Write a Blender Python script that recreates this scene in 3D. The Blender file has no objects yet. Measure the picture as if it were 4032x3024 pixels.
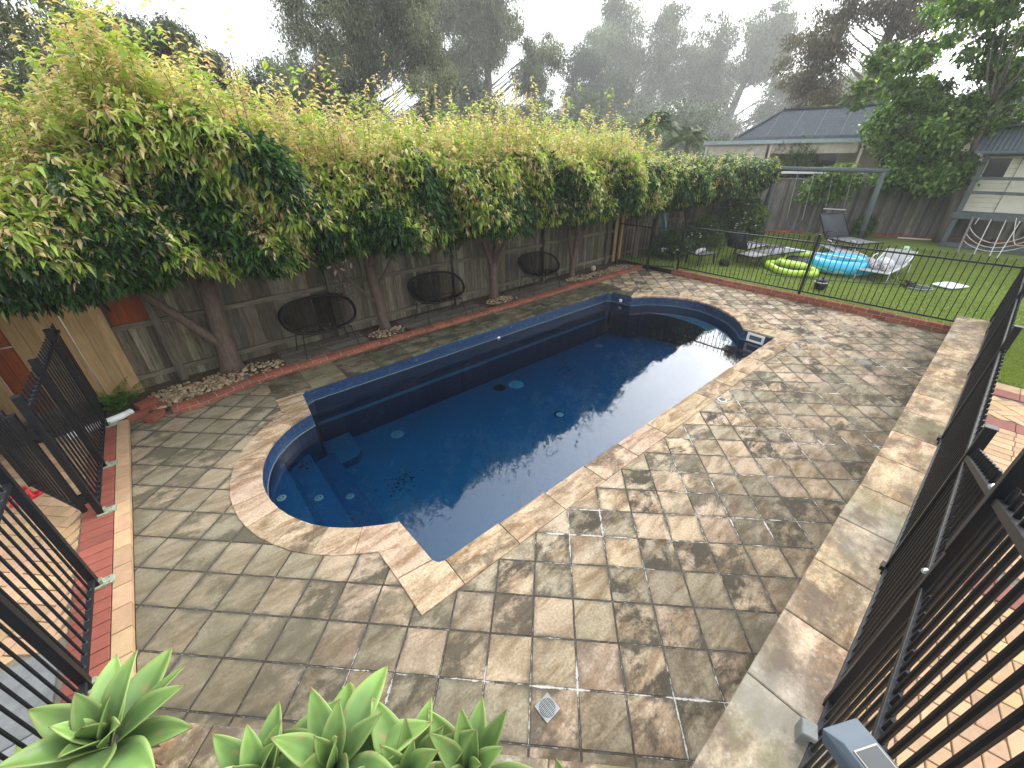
import bpy, math, random
import numpy as np
from mathutils import Vector, Matrix
from mathutils.geometry import tessellate_polygon

# ------------------------------------------------------------------ camera
SC = bpy.context.scene
cam = bpy.data.cameras.new('camera'); camo = bpy.data.objects.new('camera', cam)
SC.collection.objects.link(camo); SC.camera = camo
cam.sensor_width = 36.0; cam.lens = 13.955; cam.clip_start = 0.02; cam.clip_end = 600
_X = Vector((1169, 504.5, -857.433)).normalized(); _Y = Vector((-838, 484.5, -857.433)).normalized(); _Z = _X.cross(_Y)
camo.matrix_world = Matrix(((_X.x, _X.y, _X.z, 0), (_Y.x, _Y.y, _Y.z, 0), (_Z.x, _Z.y, _Z.z, 3.0), (0, 0, 0, 1)))
# ------------------------------------------------------------------ world (bright misty overcast)
W = bpy.data.worlds.new('World'); SC.world = W; W.use_nodes = True
nt = W.node_tree; nt.nodes.clear()
SUN_EL = math.radians(33); SUN_AZ = math.radians(8)      # direction the light comes from, from +X towards +Y
out = nt.nodes.new('ShaderNodeOutputWorld'); add = nt.nodes.new('ShaderNodeAddShader')
sky = nt.nodes.new('ShaderNodeTexSky'); sky.sky_type = 'NISHITA'; sky.sun_disc = False
sky.sun_elevation = SUN_EL; sky.sun_rotation = math.pi / 2 - SUN_AZ; sky.dust_density = 4; sky.air_density = 1.2
hs = nt.nodes.new('ShaderNodeHueSaturation'); hs.inputs['Saturation'].default_value = 0.35
b1 = nt.nodes.new('ShaderNodeBackground'); b1.inputs[1].default_value = 0.06
nt.links.new(sky.outputs[0], hs.inputs['Color']); nt.links.new(hs.outputs[0], b1.inputs[0])
tc = nt.nodes.new('ShaderNodeTexCoord'); sp = nt.nodes.new('ShaderNodeSeparateXYZ')
mr = nt.nodes.new('ShaderNodeMapRange'); mr.inputs['From Min'].default_value = 0.0; mr.inputs['From Max'].default_value = 1.0
mr.inputs['To Min'].default_value = 0.95; mr.inputs['To Max'].default_value = 1.0
b2 = nt.nodes.new('ShaderNodeBackground'); b2.inputs[0].default_value = (0.93, 0.975, 1.0, 1)
nt.links.new(tc.outputs['Generated'], sp.inputs[0]); nt.links.new(sp.outputs[2], mr.inputs[0]); 
# broad bright patch of mist around the hidden sun
dt = nt.nodes.new('ShaderNodeVectorMath'); dt.operation = 'DOT_PRODUCT'; nt.links.new(tc.outputs['Generated'], dt.inputs[0])
dt.inputs[1].default_value = (math.cos(SUN_EL)*math.cos(SUN_AZ), math.cos(SUN_EL)*math.sin(SUN_AZ), math.sin(SUN_EL))
m2 = nt.nodes.new('ShaderNodeMapRange'); m2.inputs['From Min'].default_value = .45; m2.inputs['From Max'].default_value = 1.0
nt.links.new(dt.outputs['Value'], m2.inputs[0]); pw2 = nt.nodes.new('ShaderNodeMath'); pw2.operation = 'POWER'; nt.links.new(m2.outputs[0], pw2.inputs[0]); pw2.inputs[1].default_value = 2.4
ml2 = nt.nodes.new('ShaderNodeMath'); ml2.operation = 'MULTIPLY_ADD'; nt.links.new(pw2.outputs[0], ml2.inputs[0]); ml2.inputs[1].default_value = 3.6; nt.links.new(mr.outputs[0], ml2.inputs[2])
nt.links.new(ml2.outputs[0], b2.inputs[1])
nt.links.new(b1.outputs[0], add.inputs[0]); nt.links.new(b2.outputs[0], add.inputs[1]); nt.links.new(add.outputs[0], out.inputs[0])
sl = bpy.data.lights.new('sun', 'SUN'); sl.energy = 1.1; sl.angle = math.radians(12); sl.color = (1.0, 0.96, 0.88)
so = bpy.data.objects.new('sun', sl); SC.collection.objects.link(so)
so.rotation_euler = Vector((math.cos(SUN_EL) * math.cos(SUN_AZ), math.cos(SUN_EL) * math.sin(SUN_AZ), math.sin(SUN_EL))).to_track_quat('Z', 'Y').to_euler()
SC.view_settings.view_transform = 'Standard'; SC.view_settings.look = 'None'
SC.view_settings.exposure = 0.72; SC.view_settings.gamma = 1.0; SC.view_settings.use_curve_mapping = False
SC.cycles.use_denoising = True
SC.cycles.max_bounces = 7; SC.cycles.diffuse_bounces = 3; SC.cycles.glossy_bounces = 2
SC.cycles.transparent_max_bounces = 12; SC.cycles.volume_bounces = 0; SC.cycles.sample_clamp_indirect = 4
HAZE = 0.0020
rnd = random.Random(7); rg = np.random.default_rng(11)

# ------------------------------------------------------------------ helpers
def link(o): SC.collection.objects.link(o); return o
def tag(o, label=None, cat=None, group=None, kind=None):
    if label: o['label'] = label
    if cat: o['category'] = cat
    if group: o['group'] = group
    if kind: o['kind'] = kind
    return o
def empty(name, loc, label, cat, group=None, rz=0.0):
    o = link(bpy.data.objects.new(name, None)); o.location = loc; o.rotation_euler[2] = rz; o.empty_display_size = 0.1
    return tag(o, label, cat, group)
def kids(o): return [c for c in bpy.data.objects if c.parent is o]
def copy_tree(o, parent=None, mp=None):
    if mp is None:
        mp = {}
        for q in bpy.data.objects:
            if q.parent: mp.setdefault(q.parent.name, []).append(q)
    c = o.copy(); SC.collection.objects.link(c); c.parent = parent
    for ch in mp.get(o.name, []): copy_tree(ch, c, mp)
    return c
class MB:
    def __init__(s): s.v = []; s.f = []; s.c = []; s.col = (1, 1, 1)
    def add(s, vs, fs, col=None):
        n = len(s.v); s.v += [tuple(p) for p in vs]; s.f += [tuple(i + n for i in f) for f in fs]
        s.c += [col or s.col] * len(vs)
    def box(s, x0, x1, y0, y1, z0, z1, col=None):
        s.add([(x0,y0,z0),(x1,y0,z0),(x1,y1,z0),(x0,y1,z0),(x0,y0,z1),(x1,y0,z1),(x1,y1,z1),(x0,y1,z1)],
              [(0,3,2,1),(4,5,6,7),(0,1,5,4),(1,2,6,5),(2,3,7,6),(3,0,4,7)], col)
    def bar(s, a, b, w, h, up=(0,0,1), col=None):
        a = Vector(a); b = Vector(b); d = (b - a).normalized(); u = Vector(up)
        if abs(d.dot(u)) > .99: u = Vector((1,0,0))
        sd = d.cross(u).normalized(); u2 = sd.cross(d).normalized(); P = []
        for p in (a, b):
            for i, j in ((-1,-1),(1,-1),(1,1),(-1,1)): P.append(p + sd * (i * w / 2) + u2 * (j * h / 2))
        s.add(P, [(3,2,1,0),(4,5,6,7),(0,1,5,4),(1,2,6,5),(2,3,7,6),(3,0,4,7)], col)
    def prism(s, poly, z0, z1, ch=0.0, col=None):
        n = len(poly); ar = sum(poly[i][0]*poly[(i+1)%n][1]-poly[(i+1)%n][0]*poly[i][1] for i in range(n))
        if ar < 0: poly = poly[::-1]
        cx = sum(p[0] for p in poly)/n; cy = sum(p[1] for p in poly)/n
        V = [(x,y,z0) for x,y in poly] + [(x,y,z1-ch) for x,y in poly]; F = [tuple(range(n))[::-1]]
        F += [(i,(i+1)%n,n+(i+1)%n,n+i) for i in range(n)]
        if ch > 0:
            for x,y in poly:
                d = math.hypot(x-cx,y-cy) or 1; V.append((x-(x-cx)/d*ch*1.2, y-(y-cy)/d*ch*1.2, z1))
            F += [(n+i,n+(i+1)%n,2*n+(i+1)%n,2*n+i) for i in range(n)]; F.append(tuple(range(2*n,3*n)))
        else: F.append(tuple(range(n,2*n)))
        s.add(V, F, col)
    def tube(s, pts, r, n=6, col=None, cap=True):
        pts = [Vector(p) for p in pts]; m = len(pts)
        rs = r if isinstance(r, (list, tuple)) else [r]*m
        V = []; F = []; u = None
        for i, p in enumerate(pts):
            d = (pts[min(i+1,m-1)] - pts[max(i-1,0)])
            d = d.normalized() if d.length > 1e-9 else Vector((0,0,1))
            if u is None:
                u = Vector((0,0,1)) if abs(d.z) < .9 else Vector((1,0,0))
            u = (u - d*u.dot(d)).normalized(); w = d.cross(u)
            for k in range(n):
                a = 2*math.pi*k/n; V.append(p + (u*math.cos(a) + w*math.sin(a))*rs[i])
        for i in range(m-1):
            for k in range(n):
                F.append((i*n+k, i*n+(k+1)%n, (i+1)*n+(k+1)%n, (i+1)*n+k))
        if cap: F.append(tuple(range(n))[::-1]); F.append(tuple(range((m-1)*n, m*n)))
        s.add(V, F, col)
    def lathe(s, prof, cx=0, cy=0, n=20, col=None):
        V = []; F = []
        for r, z in prof:
            for k in range(n):
                a = 2*math.pi*k/n; V.append((cx+r*math.cos(a), cy+r*math.sin(a), z))
        for i in range(len(prof)-1):
            for k in range(n): F.append((i*n+k, i*n+(k+1)%n, (i+1)*n+(k+1)%n, (i+1)*n+k))
        F.append(tuple(range(n))[::-1]); m = len(prof)-1; F.append(tuple(range(m*n,(m+1)*n)))
        s.add(V, F, col)
    def build(s, name, mat, parent=None, world=True, smooth=False, bevel=0, solid=0, sub=0):
        me = bpy.data.meshes.new(name); me.from_pydata(s.v, [], s.f)
        a = me.color_attributes.new('Col', 'FLOAT_COLOR', 'POINT')
        a.data.foreach_set('color', np.array([(c[0],c[1],c[2],1) for c in s.c], dtype=np.float32).ravel())
        me.materials.append(mat); me.update()
        if smooth: me.polygons.foreach_set('use_smooth', [True]*len(me.polygons))
        o = link(bpy.data.objects.new(name, me))
        if parent:
            o.parent = parent
            if world and parent.parent is None and parent.type == 'EMPTY':
                o.matrix_parent_inverse = Matrix.Identity(4); o.location = -Vector(parent.location)
        if sub: md = o.modifiers.new('s','SUBSURF'); md.levels = md.render_levels = sub
        if solid: md = o.modifiers.new('t','SOLIDIFY'); md.thickness = solid
        if bevel: md = o.modifiers.new('b','BEVEL'); md.width = bevel; md.segments = 2; md.limit_method = 'ANGLE'
        return o
def rot2(x, y, a): return (x*math.cos(a)-y*math.sin(a), x*math.sin(a)+y*math.cos(a))

def N(t, typ, **k):
    n = t.nodes.new(typ)
    for a, b in k.items():
        if a.startswith('i_'): n.inputs[a[2:].replace('_',' ')].default_value = b
        else: setattr(n, a, b)
    return n
def ramp(t, fac, stops, interp='LINEAR'):
    r = t.nodes.new('ShaderNodeValToRGB'); r.color_ramp.interpolation = interp
    e = r.color_ramp.elements
    while len(e) < len(stops): e.new(0.5)
    for i, (p, c) in enumerate(stops):
        e[i].position = p; e[i].color = (c[0],c[1],c[2],1) if isinstance(c,(tuple,list)) else (c,c,c,1)
    t.links.new(fac, r.inputs[0]); return r.outputs[0]
def mix(t, fac, a, b, mode='MIX'):
    m = t.nodes.new('ShaderNodeMix'); m.data_type = 'RGBA'; m.blend_type = mode
    for sock, v in ((m.inputs[0], fac), (m.inputs[6], a), (m.inputs[7], b)):
        if hasattr(v, 'default_value') or isinstance(v, bpy.types.NodeSocket): t.links.new(v, sock)
        elif isinstance(v, (tuple, list)): sock.default_value = (v[0],v[1],v[2],1)
        else: sock.default_value = v
    return m.outputs[2]
def math_(t, op, a, b=0.0, c=None):
    m = t.nodes.new('ShaderNodeMath'); m.operation = op
    for i, v in enumerate((a, b) if c is None else (a, b, c)):
        if isinstance(v, bpy.types.NodeSocket): t.links.new(v, m.inputs[i])
        else: m.inputs[i].default_value = v
    return m.outputs[0]
def noise(t, vec, scale, detail=4, rough=.55, dist=0.0):
    n = t.nodes.new('ShaderNodeTexNoise'); n.inputs['Scale'].default_value = scale; n.inputs['Detail'].default_value = detail
    n.inputs['Roughness'].default_value = rough; n.inputs['Distortion'].default_value = dist
    if vec is not None: t.links.new(vec, n.inputs['Vector'])
    return n.outputs[0]
def mapping(t, vec, scale=(1,1,1), rot=(0,0,0), loc=(0,0,0)):
    m = t.nodes.new('ShaderNodeMapping'); m.inputs['Scale'].default_value = scale; m.inputs['Rotation'].default_value = rot; m.inputs['Location'].default_value = loc
    t.links.new(vec, m.inputs[0]); return m.outputs[0]
def newmat(name):
    m = bpy.data.materials.new(name); m.use_nodes = True; t = m.node_tree
    return m, t, t.nodes['Principled BSDF']
def simple(name, col, rough=.6, metal=0, var=.25, vs=6.0, bump=.0, bs=60.0, stretch=(1,1,1), attr=True, coat=0, dirt=None):
    m, t, p = newmat(name); g = t.nodes.new('ShaderNodeTexCoord').outputs['Object']; g = mapping(t, g, stretch)
    n1 = noise(t, g, vs, 5, .6)
    c = mix(t, 1.0, (col[0],col[1],col[2]), ramp(t, n1, [(.25, 1-var), (.75, 1+var)]), 'MULTIPLY')
    if attr:
        a = t.nodes.new('ShaderNodeAttribute'); a.attribute_name = 'Col'; c = mix(t, 1.0, c, a.outputs[0], 'MULTIPLY')
    if dirt:
        n2 = noise(t, g, dirt[0], 6, .65); c = mix(t, ramp(t, n2, [(dirt[1], 0), (dirt[1]+.12, 1)]), c, dirt[2])
    t.links.new(c, p.inputs['Base Color'])
    p.inputs['Roughness'].default_value = rough; p.inputs['Metallic'].default_value = metal
    p.inputs['Coat Weight'].default_value = coat
    if bump:
        b = N(t, 'ShaderNodeBump'); b.inputs['Strength'].default_value = bump; b.inputs['Distance'].default_value = .01
        t.links.new(noise(t, g, bs, 4, .6), b.inputs['Height']); t.links.new(b.outputs[0], p.inputs['Normal'])
    return m
def leafmat(name, tint=(1,1,1), trans=.35, rough=.42, spec=.4):
    m, t, p = newmat(name); a = t.nodes.new('ShaderNodeAttribute'); a.attribute_name = 'Col'
    c = mix(t, 1.0, a.outputs[0], tint, 'MULTIPLY'); t.links.new(c, p.inputs['Base Color'])
    p.inputs['Roughness'].default_value = rough; p.inputs['Specular IOR Level'].default_value = spec
    tr = t.nodes.new('ShaderNodeBsdfTranslucent'); t.links.new(mix(t, 1.0, c, (1.2,1.18,.75), 'MULTIPLY'), tr.inputs[0])
    ms = t.nodes.new('ShaderNodeMixShader'); ms.inputs[0].default_value = trans
    t.links.new(p.outputs[0], ms.inputs[1]); t.links.new(tr.outputs[0], ms.inputs[2])
    t.links.new(ms.outputs[0], t.nodes['Material Output'].inputs[0]); return m

# ------------------------------------------------------------------ materials
def wood(name, c, dark, gs=1.0, rough=.8, streak=(14,14,1.2)):
    m, t, p = newmat(name); g = t.nodes.new('ShaderNodeTexCoord').outputs['Object']
    a = t.nodes.new('ShaderNodeAttribute'); a.attribute_name = 'Col'
    off = t.nodes.new('ShaderNodeVectorMath'); off.operation = 'ADD'; t.links.new(g, off.inputs[0])
    t.links.new(mix(t, 1.0, a.outputs[0], (9,9,40), 'MULTIPLY'), off.inputs[1])
    gg = mapping(t, off.outputs[0], streak)
    n1 = noise(t, gg, 3*gs, 6, .65, .4); n2 = noise(t, g, 1.6, 5, .6)
    c1 = mix(t, ramp(t, n1, [(.3,0),(.72,1)]), dark, c)
    c1 = mix(t, 1.0, c1, a.outputs[0], 'MULTIPLY')
    c1 = mix(t, ramp(t, n2, [(.5,0),(.75,.6)]), c1, (dark[0]*.8, dark[1]*1.05, dark[2]*.7))
    t.links.new(c1, p.inputs['Base Color']); p.inputs['Roughness'].default_value = rough; p.inputs['Specular IOR Level'].default_value = .15
    b = N(t, 'ShaderNodeBump'); b.inputs['Strength'].default_value = .5; b.inputs['Distance'].default_value = .004
    t.links.new(n1, b.inputs['Height']); t.links.new(b.outputs[0], p.inputs['Normal']); return m
M = {}
M['wood'] = wood('weathered_timber', (.27,.24,.185), (.085,.073,.052))
M['woodrail'] = wood('weathered_rail', (.28,.25,.195), (.11,.095,.065), streak=(1.2,14,14))
M['woodback'] = wood('grey_fence_timber', (.26,.24,.22), (.10,.09,.085))
M['newwood'] = wood('new_pine', (.50,.34,.17), (.30,.19,.085), .7, .65)
M['orange'] = wood('red_stained_timber', (.30,.08,.03), (.16,.04,.018), .7)
M['deckwood'] = wood('decking_timber', (.23,.21,.19), (.09,.08,.07), streak=(1.2,16,16))
M['treated'] = wood('grey_painted_post', (.13,.15,.155), (.075,.085,.09), .8)
M['black'] = simple('black_metal', (.006,.007,.010), .45, 0, .3, 9, .05, 200, dirt=(30,.76,(.05,.055,.06)))
M['black'].node_tree.nodes['Principled BSDF'].inputs['Specular IOR Level'].default_value = .32
M['blackcord'] = simple('black_cord', (.004,.004,.005), .8)
M['blackcord'].node_tree.nodes['Principled BSDF'].inputs['Specular IOR Level'].default_value = .15
M['bark'] = simple('hedge_bark', (.13,.09,.07), .9, 0, .45, 5, .9, 25, (6,6,1.5), dirt=(9,.62,(.30,.27,.22)))
M['gumbark'] = simple('gum_bark', (.17,.155,.125), .9, 0, .4, 2, .5, 8, (3,3,.7))
M['leaf'] = leafmat('hedge_leaf', trans=.42, rough=.36)
M['gumleaf'] = leafmat('gum_leaf', trans=.2, rough=.6, spec=.2)
M['broadleaf'] = leafmat('broad_leaf', trans=.4, rough=.4)
M['white'] = simple('white_plastic', (.75,.76,.76), .45, var=.08, dirt=(14,.66,(.45,.44,.40)))
M['brick'] = simple('red_brick', (.26,.082,.052), .85, 0, .28, 22, .5, 90, dirt=(5,.60,(.24,.10,.07)))
M['paver'] = simple('clay_paver', (.45,.29,.165), .85, 0, .16, 12, .4, 120, dirt=(6,.66,(.42,.31,.20)))
M['soil'] = simple('soil', (.075,.055,.038), .95, 0, .5, 9, 1, 40)
M['pebble'] = simple('river_pebble', (.42,.35,.26), .7, 0, .25, 12)
M['litter'] = simple('dry_leaf', (.40,.27,.13), .8, 0, .3, 12)
M['mortar'] = simple('mortar_bed', (.17,.145,.11), .95, 0, .35, 12, .6, 80)
M['greyslate'] = simple('grey_stone', (.20,.205,.20), .8, 0, .3, 8, .5, 60, dirt=(5,.6,(.11,.11,.11)))
M['glass'] = simple('dark_glass', (.02,.025,.03), .08, 0, .2, 2)

def stone_nodes(t, pos, rand, stain=1.0):
    """banded sandstone colour: rand = per tile random colour socket, returns colour + height"""
    off = t.nodes.new('ShaderNodeVectorMath'); off.operation = 'MULTIPLY_ADD'
    t.links.new(rand, off.inputs[0]); off.inputs[1].default_value = (37, 53, 11); t.links.new(pos, off.inputs[2])
    v = mapping(t, off.outputs[0], (1.0, 3.4, 1), (0,0,.6))
    band = noise(t, v, 2.4, 7, .66, .5)
    sep = t.nodes.new('ShaderNodeSeparateColor'); t.links.new(rand, sep.inputs[0])
    warm = mix(t, sep.outputs[0], (.58,.455,.305), (.56,.425,.33))
    grey = mix(t, sep.outputs[1], (.33,.295,.22), (.44,.37,.265))
    tile = mix(t, ramp(t, sep.outputs[2], [(.25,0),(.8,1)]), warm, grey)
    c = mix(t, ramp(t, band, [(.38,0),(.56,1)]), mix(t, 1.0, tile, (.52,.44,.37), 'MULTIPLY'), tile)
    v2 = mapping(t, off.outputs[0], (1.3, 2.2, 1), (0,0,1.1))
    st = noise(t, v2, 2.3, 9, .72, .25)
    tsel = ramp(t, math_(t, 'FRACT', math_(t, 'MULTIPLY', sep.outputs[1], 7.3)), [(.20,.12),(.75,1)])
    c = mix(t, math_(t, 'MULTIPLY', math_(t, 'MULTIPLY', ramp(t, st, [(.44,0),(.56,.97)]), tsel), stain), c, (.060,.050,.038))
    fine = noise(t, pos, 55, 5, .7)
    c = mix(t, 1.0, c, ramp(t, fine, [(.3,.62),(.7,1.28)]), 'MULTIPLY')
    spk = noise(t, pos, 130, 3, .6)
    c = mix(t, ramp(t, spk, [(.68,0),(.74,.5)]), c, (.08,.07,.06))
    h = math_(t, 'ADD', math_(t, 'MULTIPLY', band, .6), math_(t, 'MULTIPLY', fine, .25))
    return c, h, sep
def deck_mat():
    m, t, p = newmat('diagonal_sandstone_paving'); pos = t.nodes.new('ShaderNodeTexCoord').outputs['Object']
    P = .3048
    wob = noise(t, pos, 1.7, 2, .5)
    v = mapping(t, pos, (1/P,1/P,1), (0,0,math.radians(45)), (0,0,0))
    s = t.nodes.new('ShaderNodeSeparateXYZ'); t.links.new(v, s.inputs[0])
    a45 = math.radians(45); nx, ny = rot2(.894/P, 1.334/P, a45)
    ux = math_(t, 'SUBTRACT', s.outputs[0], nx % 1); uy = math_(t, 'SUBTRACT', s.outputs[1], ny % 1)
    cx = math_(t, 'FLOOR', ux); cy = math_(t, 'FLOOR', uy)
    wx = math_(t, 'MULTIPLY', math_(t, 'SUBTRACT', noise(t, pos, 11, 3, .6), .5), .035); wy = math_(t, 'MULTIPLY', math_(t, 'SUBTRACT', noise(t, mapping(t, pos, loc=(5,9,0)), 11, 3, .6), .5), .035)
    ux = math_(t, 'ADD', ux, wx); uy = math_(t, 'ADD', uy, wy); cx = math_(t, 'FLOOR', ux); cy = math_(t, 'FLOOR', uy)
    fx = math_(t, 'ABSOLUTE', math_(t, 'SUBTRACT', math_(t, 'FRACT', ux), .5)); fy = math_(t, 'ABSOLUTE', math_(t, 'SUBTRACT', math_(t, 'FRACT', uy), .5))
    edge = math_(t, 'SUBTRACT', .5, math_(t, 'MAXIMUM', fx, fy))        # 0 at the joint
    en = noise(t, pos, 38, 3, .6)
    edge = math_(t, 'ADD', edge, math_(t, 'MULTIPLY', math_(t, 'SUBTRACT', en, .5), .018))
    cb = t.nodes.new('ShaderNodeCombineXYZ'); t.links.new(cx, cb.inputs[0]); t.links.new(cy, cb.inputs[1])
    wn = t.nodes.new('ShaderNodeTexWhiteNoise'); wn.noise_dimensions = '2D'; t.links.new(cb.outputs[0], wn.inputs['Vector'])
    c, h, sep = stone_nodes(t, pos, wn.outputs['Color'], 1.0)
    # tone by place: grime in the corner by the wall and planter, darker olive towards the left, cleaner by the pool
    ps = t.nodes.new('ShaderNodeSeparateXYZ'); t.links.new(pos, ps.inputs[0])
    ln = noise(t, pos, .55, 4, .6); ln2 = noise(t, pos, 1.5, 6, .65, .5)
    farwall = ramp(t, math_(t, 'ADD', ps.outputs[1], math_(t, 'MULTIPLY', ln2, .9)), [(.0,1),(.2,.9),(1.0,.9),(1.0,0)])
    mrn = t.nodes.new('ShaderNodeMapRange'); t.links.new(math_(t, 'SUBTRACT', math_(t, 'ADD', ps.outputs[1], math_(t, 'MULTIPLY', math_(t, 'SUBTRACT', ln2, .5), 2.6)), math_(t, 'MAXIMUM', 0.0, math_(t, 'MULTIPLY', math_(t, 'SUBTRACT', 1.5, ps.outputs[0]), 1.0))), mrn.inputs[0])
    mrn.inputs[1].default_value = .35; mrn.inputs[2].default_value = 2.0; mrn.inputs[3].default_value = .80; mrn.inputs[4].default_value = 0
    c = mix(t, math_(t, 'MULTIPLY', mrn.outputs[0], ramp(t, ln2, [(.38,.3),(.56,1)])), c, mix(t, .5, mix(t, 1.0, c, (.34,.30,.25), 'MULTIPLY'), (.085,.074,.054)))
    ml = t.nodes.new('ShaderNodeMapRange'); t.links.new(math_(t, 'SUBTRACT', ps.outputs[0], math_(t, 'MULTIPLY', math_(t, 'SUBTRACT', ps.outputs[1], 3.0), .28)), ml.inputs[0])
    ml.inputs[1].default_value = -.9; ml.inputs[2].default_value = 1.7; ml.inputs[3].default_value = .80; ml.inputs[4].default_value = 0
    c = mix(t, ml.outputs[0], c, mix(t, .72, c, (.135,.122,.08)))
    mo = noise(t, pos, .8, 5, .6, .3)
    c = mix(t, ramp(t, mo, [(.60,0),(.75,.45)]), c, (.16,.165,.07))
    # joints
    gr = ramp(t, edge, [(.016,1),(.030,0)])
    c = mix(t, gr, c, (.042,.035,.028))
    dn = noise(t, pos, 6, 5, .6); hal = ramp(t, edge, [(.02,1),(.13,0)])
    c = mix(t, math_(t, 'MULTIPLY', hal, ramp(t, dn, [(.42,0),(.60,.9)])), c, (.075,.066,.054))
    # efflorescence along some joints, on the wall side of the pool
    ef = noise(t, pos, 1.0, 3, .6); ef2 = noise(t, pos, 22, 4, .7)
    wid = math_(t, 'MULTIPLY', ramp(t, ef, [(.46,0),(.66,1)]), .044)
    me_ = t.nodes.new('ShaderNodeMapRange'); t.links.new(ps.outputs[1], me_.inputs[0]); me_.inputs[1].default_value = 1.6; me_.inputs[2].default_value = 2.4; me_.inputs[3].default_value = 1; me_.inputs[4].default_value = .12
    wid = math_(t, 'MULTIPLY', wid, me_.outputs[0])
    brk = ramp(t, noise(t, pos, 7.5, 4, .7), [(.40,.15),(.60,1.25)]); wid = math_(t, 'MULTIPLY', wid, brk)
    d = math_(t, 'SUBTRACT', math_(t, 'ADD', wid, math_(t, 'MULTIPLY', math_(t, 'SUBTRACT', ef2, .5), .06)), edge)
    c = mix(t, ramp(t, d, [(0,0),(.016,.72)]), c, (.56,.54,.50))
    t.links.new(c, p.inputs['Base Color']); p.inputs['Roughness'].default_value = .8; p.inputs['Specular IOR Level'].default_value = .12
    b = N(t, 'ShaderNodeBump'); b.inputs['Strength'].default_value = .55; b.inputs['Distance'].default_value = .012
    hh = math_(t, 'SUBTRACT', math_(t, 'MULTIPLY', h, .5), math_(t, 'MULTIPLY', gr, .6))
    t.links.new(hh, b.inputs['Height']); t.links.new(b.outputs[0], p.inputs['Normal']); return m
def slab_mat(name, tint=(1,1,1), lichen=False, warm=1.0):
    m, t, p = newmat(name); pos = t.nodes.new('ShaderNodeTexCoord').outputs['Object']
    a = t.nodes.new('ShaderNodeAttribute'); a.attribute_name = 'Col'
    c, h, sep = stone_nodes(t, pos, a.outputs[0], .7)
    c = mix(t, 1.0, c, tint, 'MULTIPLY')
    if lichen:
        l1 = noise(t, pos, 26, 4, .55); l2 = noise(t, pos, .9, 3, .5)
        ps = t.nodes.new('ShaderNodeSeparateXYZ'); t.links.new(pos, ps.inputs[0])
        near = t.nodes.new('ShaderNodeMapRange'); t.links.new(ps.outputs[0], near.inputs[0]); near.inputs[1].default_value = 1.0; near.inputs[2].default_value = 4.2; near.inputs[3].default_value = 1; near.inputs[4].default_value = 0
        c = mix(t, math_(t, 'MULTIPLY', ramp(t, l1, [(.60,0),(.66,.8)]), near.outputs[0]), c, (.58,.55,.48))
        l3 = noise(t, pos, 5, 6, .7)
        c = mix(t, math_(t, 'MULTIPLY', ramp(t, l3, [(.44,0),(.58,.9)]), near.outputs[0]), c, (.125,.085,.06))
        c = mix(t, ramp(t, l2, [(.5,0),(.66,.6)]), c, (.27,.27,.24))
        l4 = noise(t, pos, 3.2, 8, .7, .3); c = mix(t, ramp(t, l4, [(.47,0),(.60,.8)]), c, (.135,.10,.075)); l5 = noise(t, pos, 2.1, 7, .65, .3); c = mix(t, ramp(t, l5, [(.52,0),(.66,.7)]), c, (.17,.16,.085))
    t.links.new(c, p.inputs['Base Color']); p.inputs['Roughness'].default_value = .8; p.inputs['Specular IOR Level'].default_value = .12
    b = N(t, 'ShaderNodeBump'); b.inputs['Strength'].default_value = .4; b.inputs['Distance'].default_value = .008
    t.links.new(h, b.inputs['Height']); t.links.new(b.outputs[0], p.inputs['Normal']); return m
M['deck'] = deck_mat()
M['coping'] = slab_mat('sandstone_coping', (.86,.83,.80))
M['copingdark'] = slab_mat('shade_tinted_coping', (.36,.41,.385))  # same stone as the coping, with shade put into a dark grey green tint
M['capstone'] = slab_mat('sandstone_wall_cap', (1.14,1.07,.97), True)
def shell_mat(name='blue_pool_shell', mul=1):
    m, t, p = newmat(name); pos = t.nodes.new('ShaderNodeTexCoord').outputs['Object']
    n = noise(t, pos, 90, 3, .7); n2 = noise(t, pos, 1.2, 3, .5)
    n = noise(t, pos, 70, 4, .85) if 'step' in name else n
    c = ramp(t, n, [(.35,(.008,.10,.22)),(.6,(.016,.21,.42)),(.75,(.08,.42,.68))])
    c = mix(t, ramp(t, n2, [(.4,0),(.8,.35)]), c, (.010,.10,.22))
    c = mix(t, 1.0, c, (.8,.98,.84), 'MULTIPLY')
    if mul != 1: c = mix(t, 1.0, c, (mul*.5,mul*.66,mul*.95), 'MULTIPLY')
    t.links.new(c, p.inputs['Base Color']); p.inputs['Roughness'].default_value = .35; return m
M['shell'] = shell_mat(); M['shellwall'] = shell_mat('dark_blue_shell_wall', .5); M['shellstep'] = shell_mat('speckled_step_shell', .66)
M['tileband'] = simple('blue_waterline_tile', (.010,.030,.085), .35, 0, .5, 14, dirt=(16,.56,(.075,.12,.22)))
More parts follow.
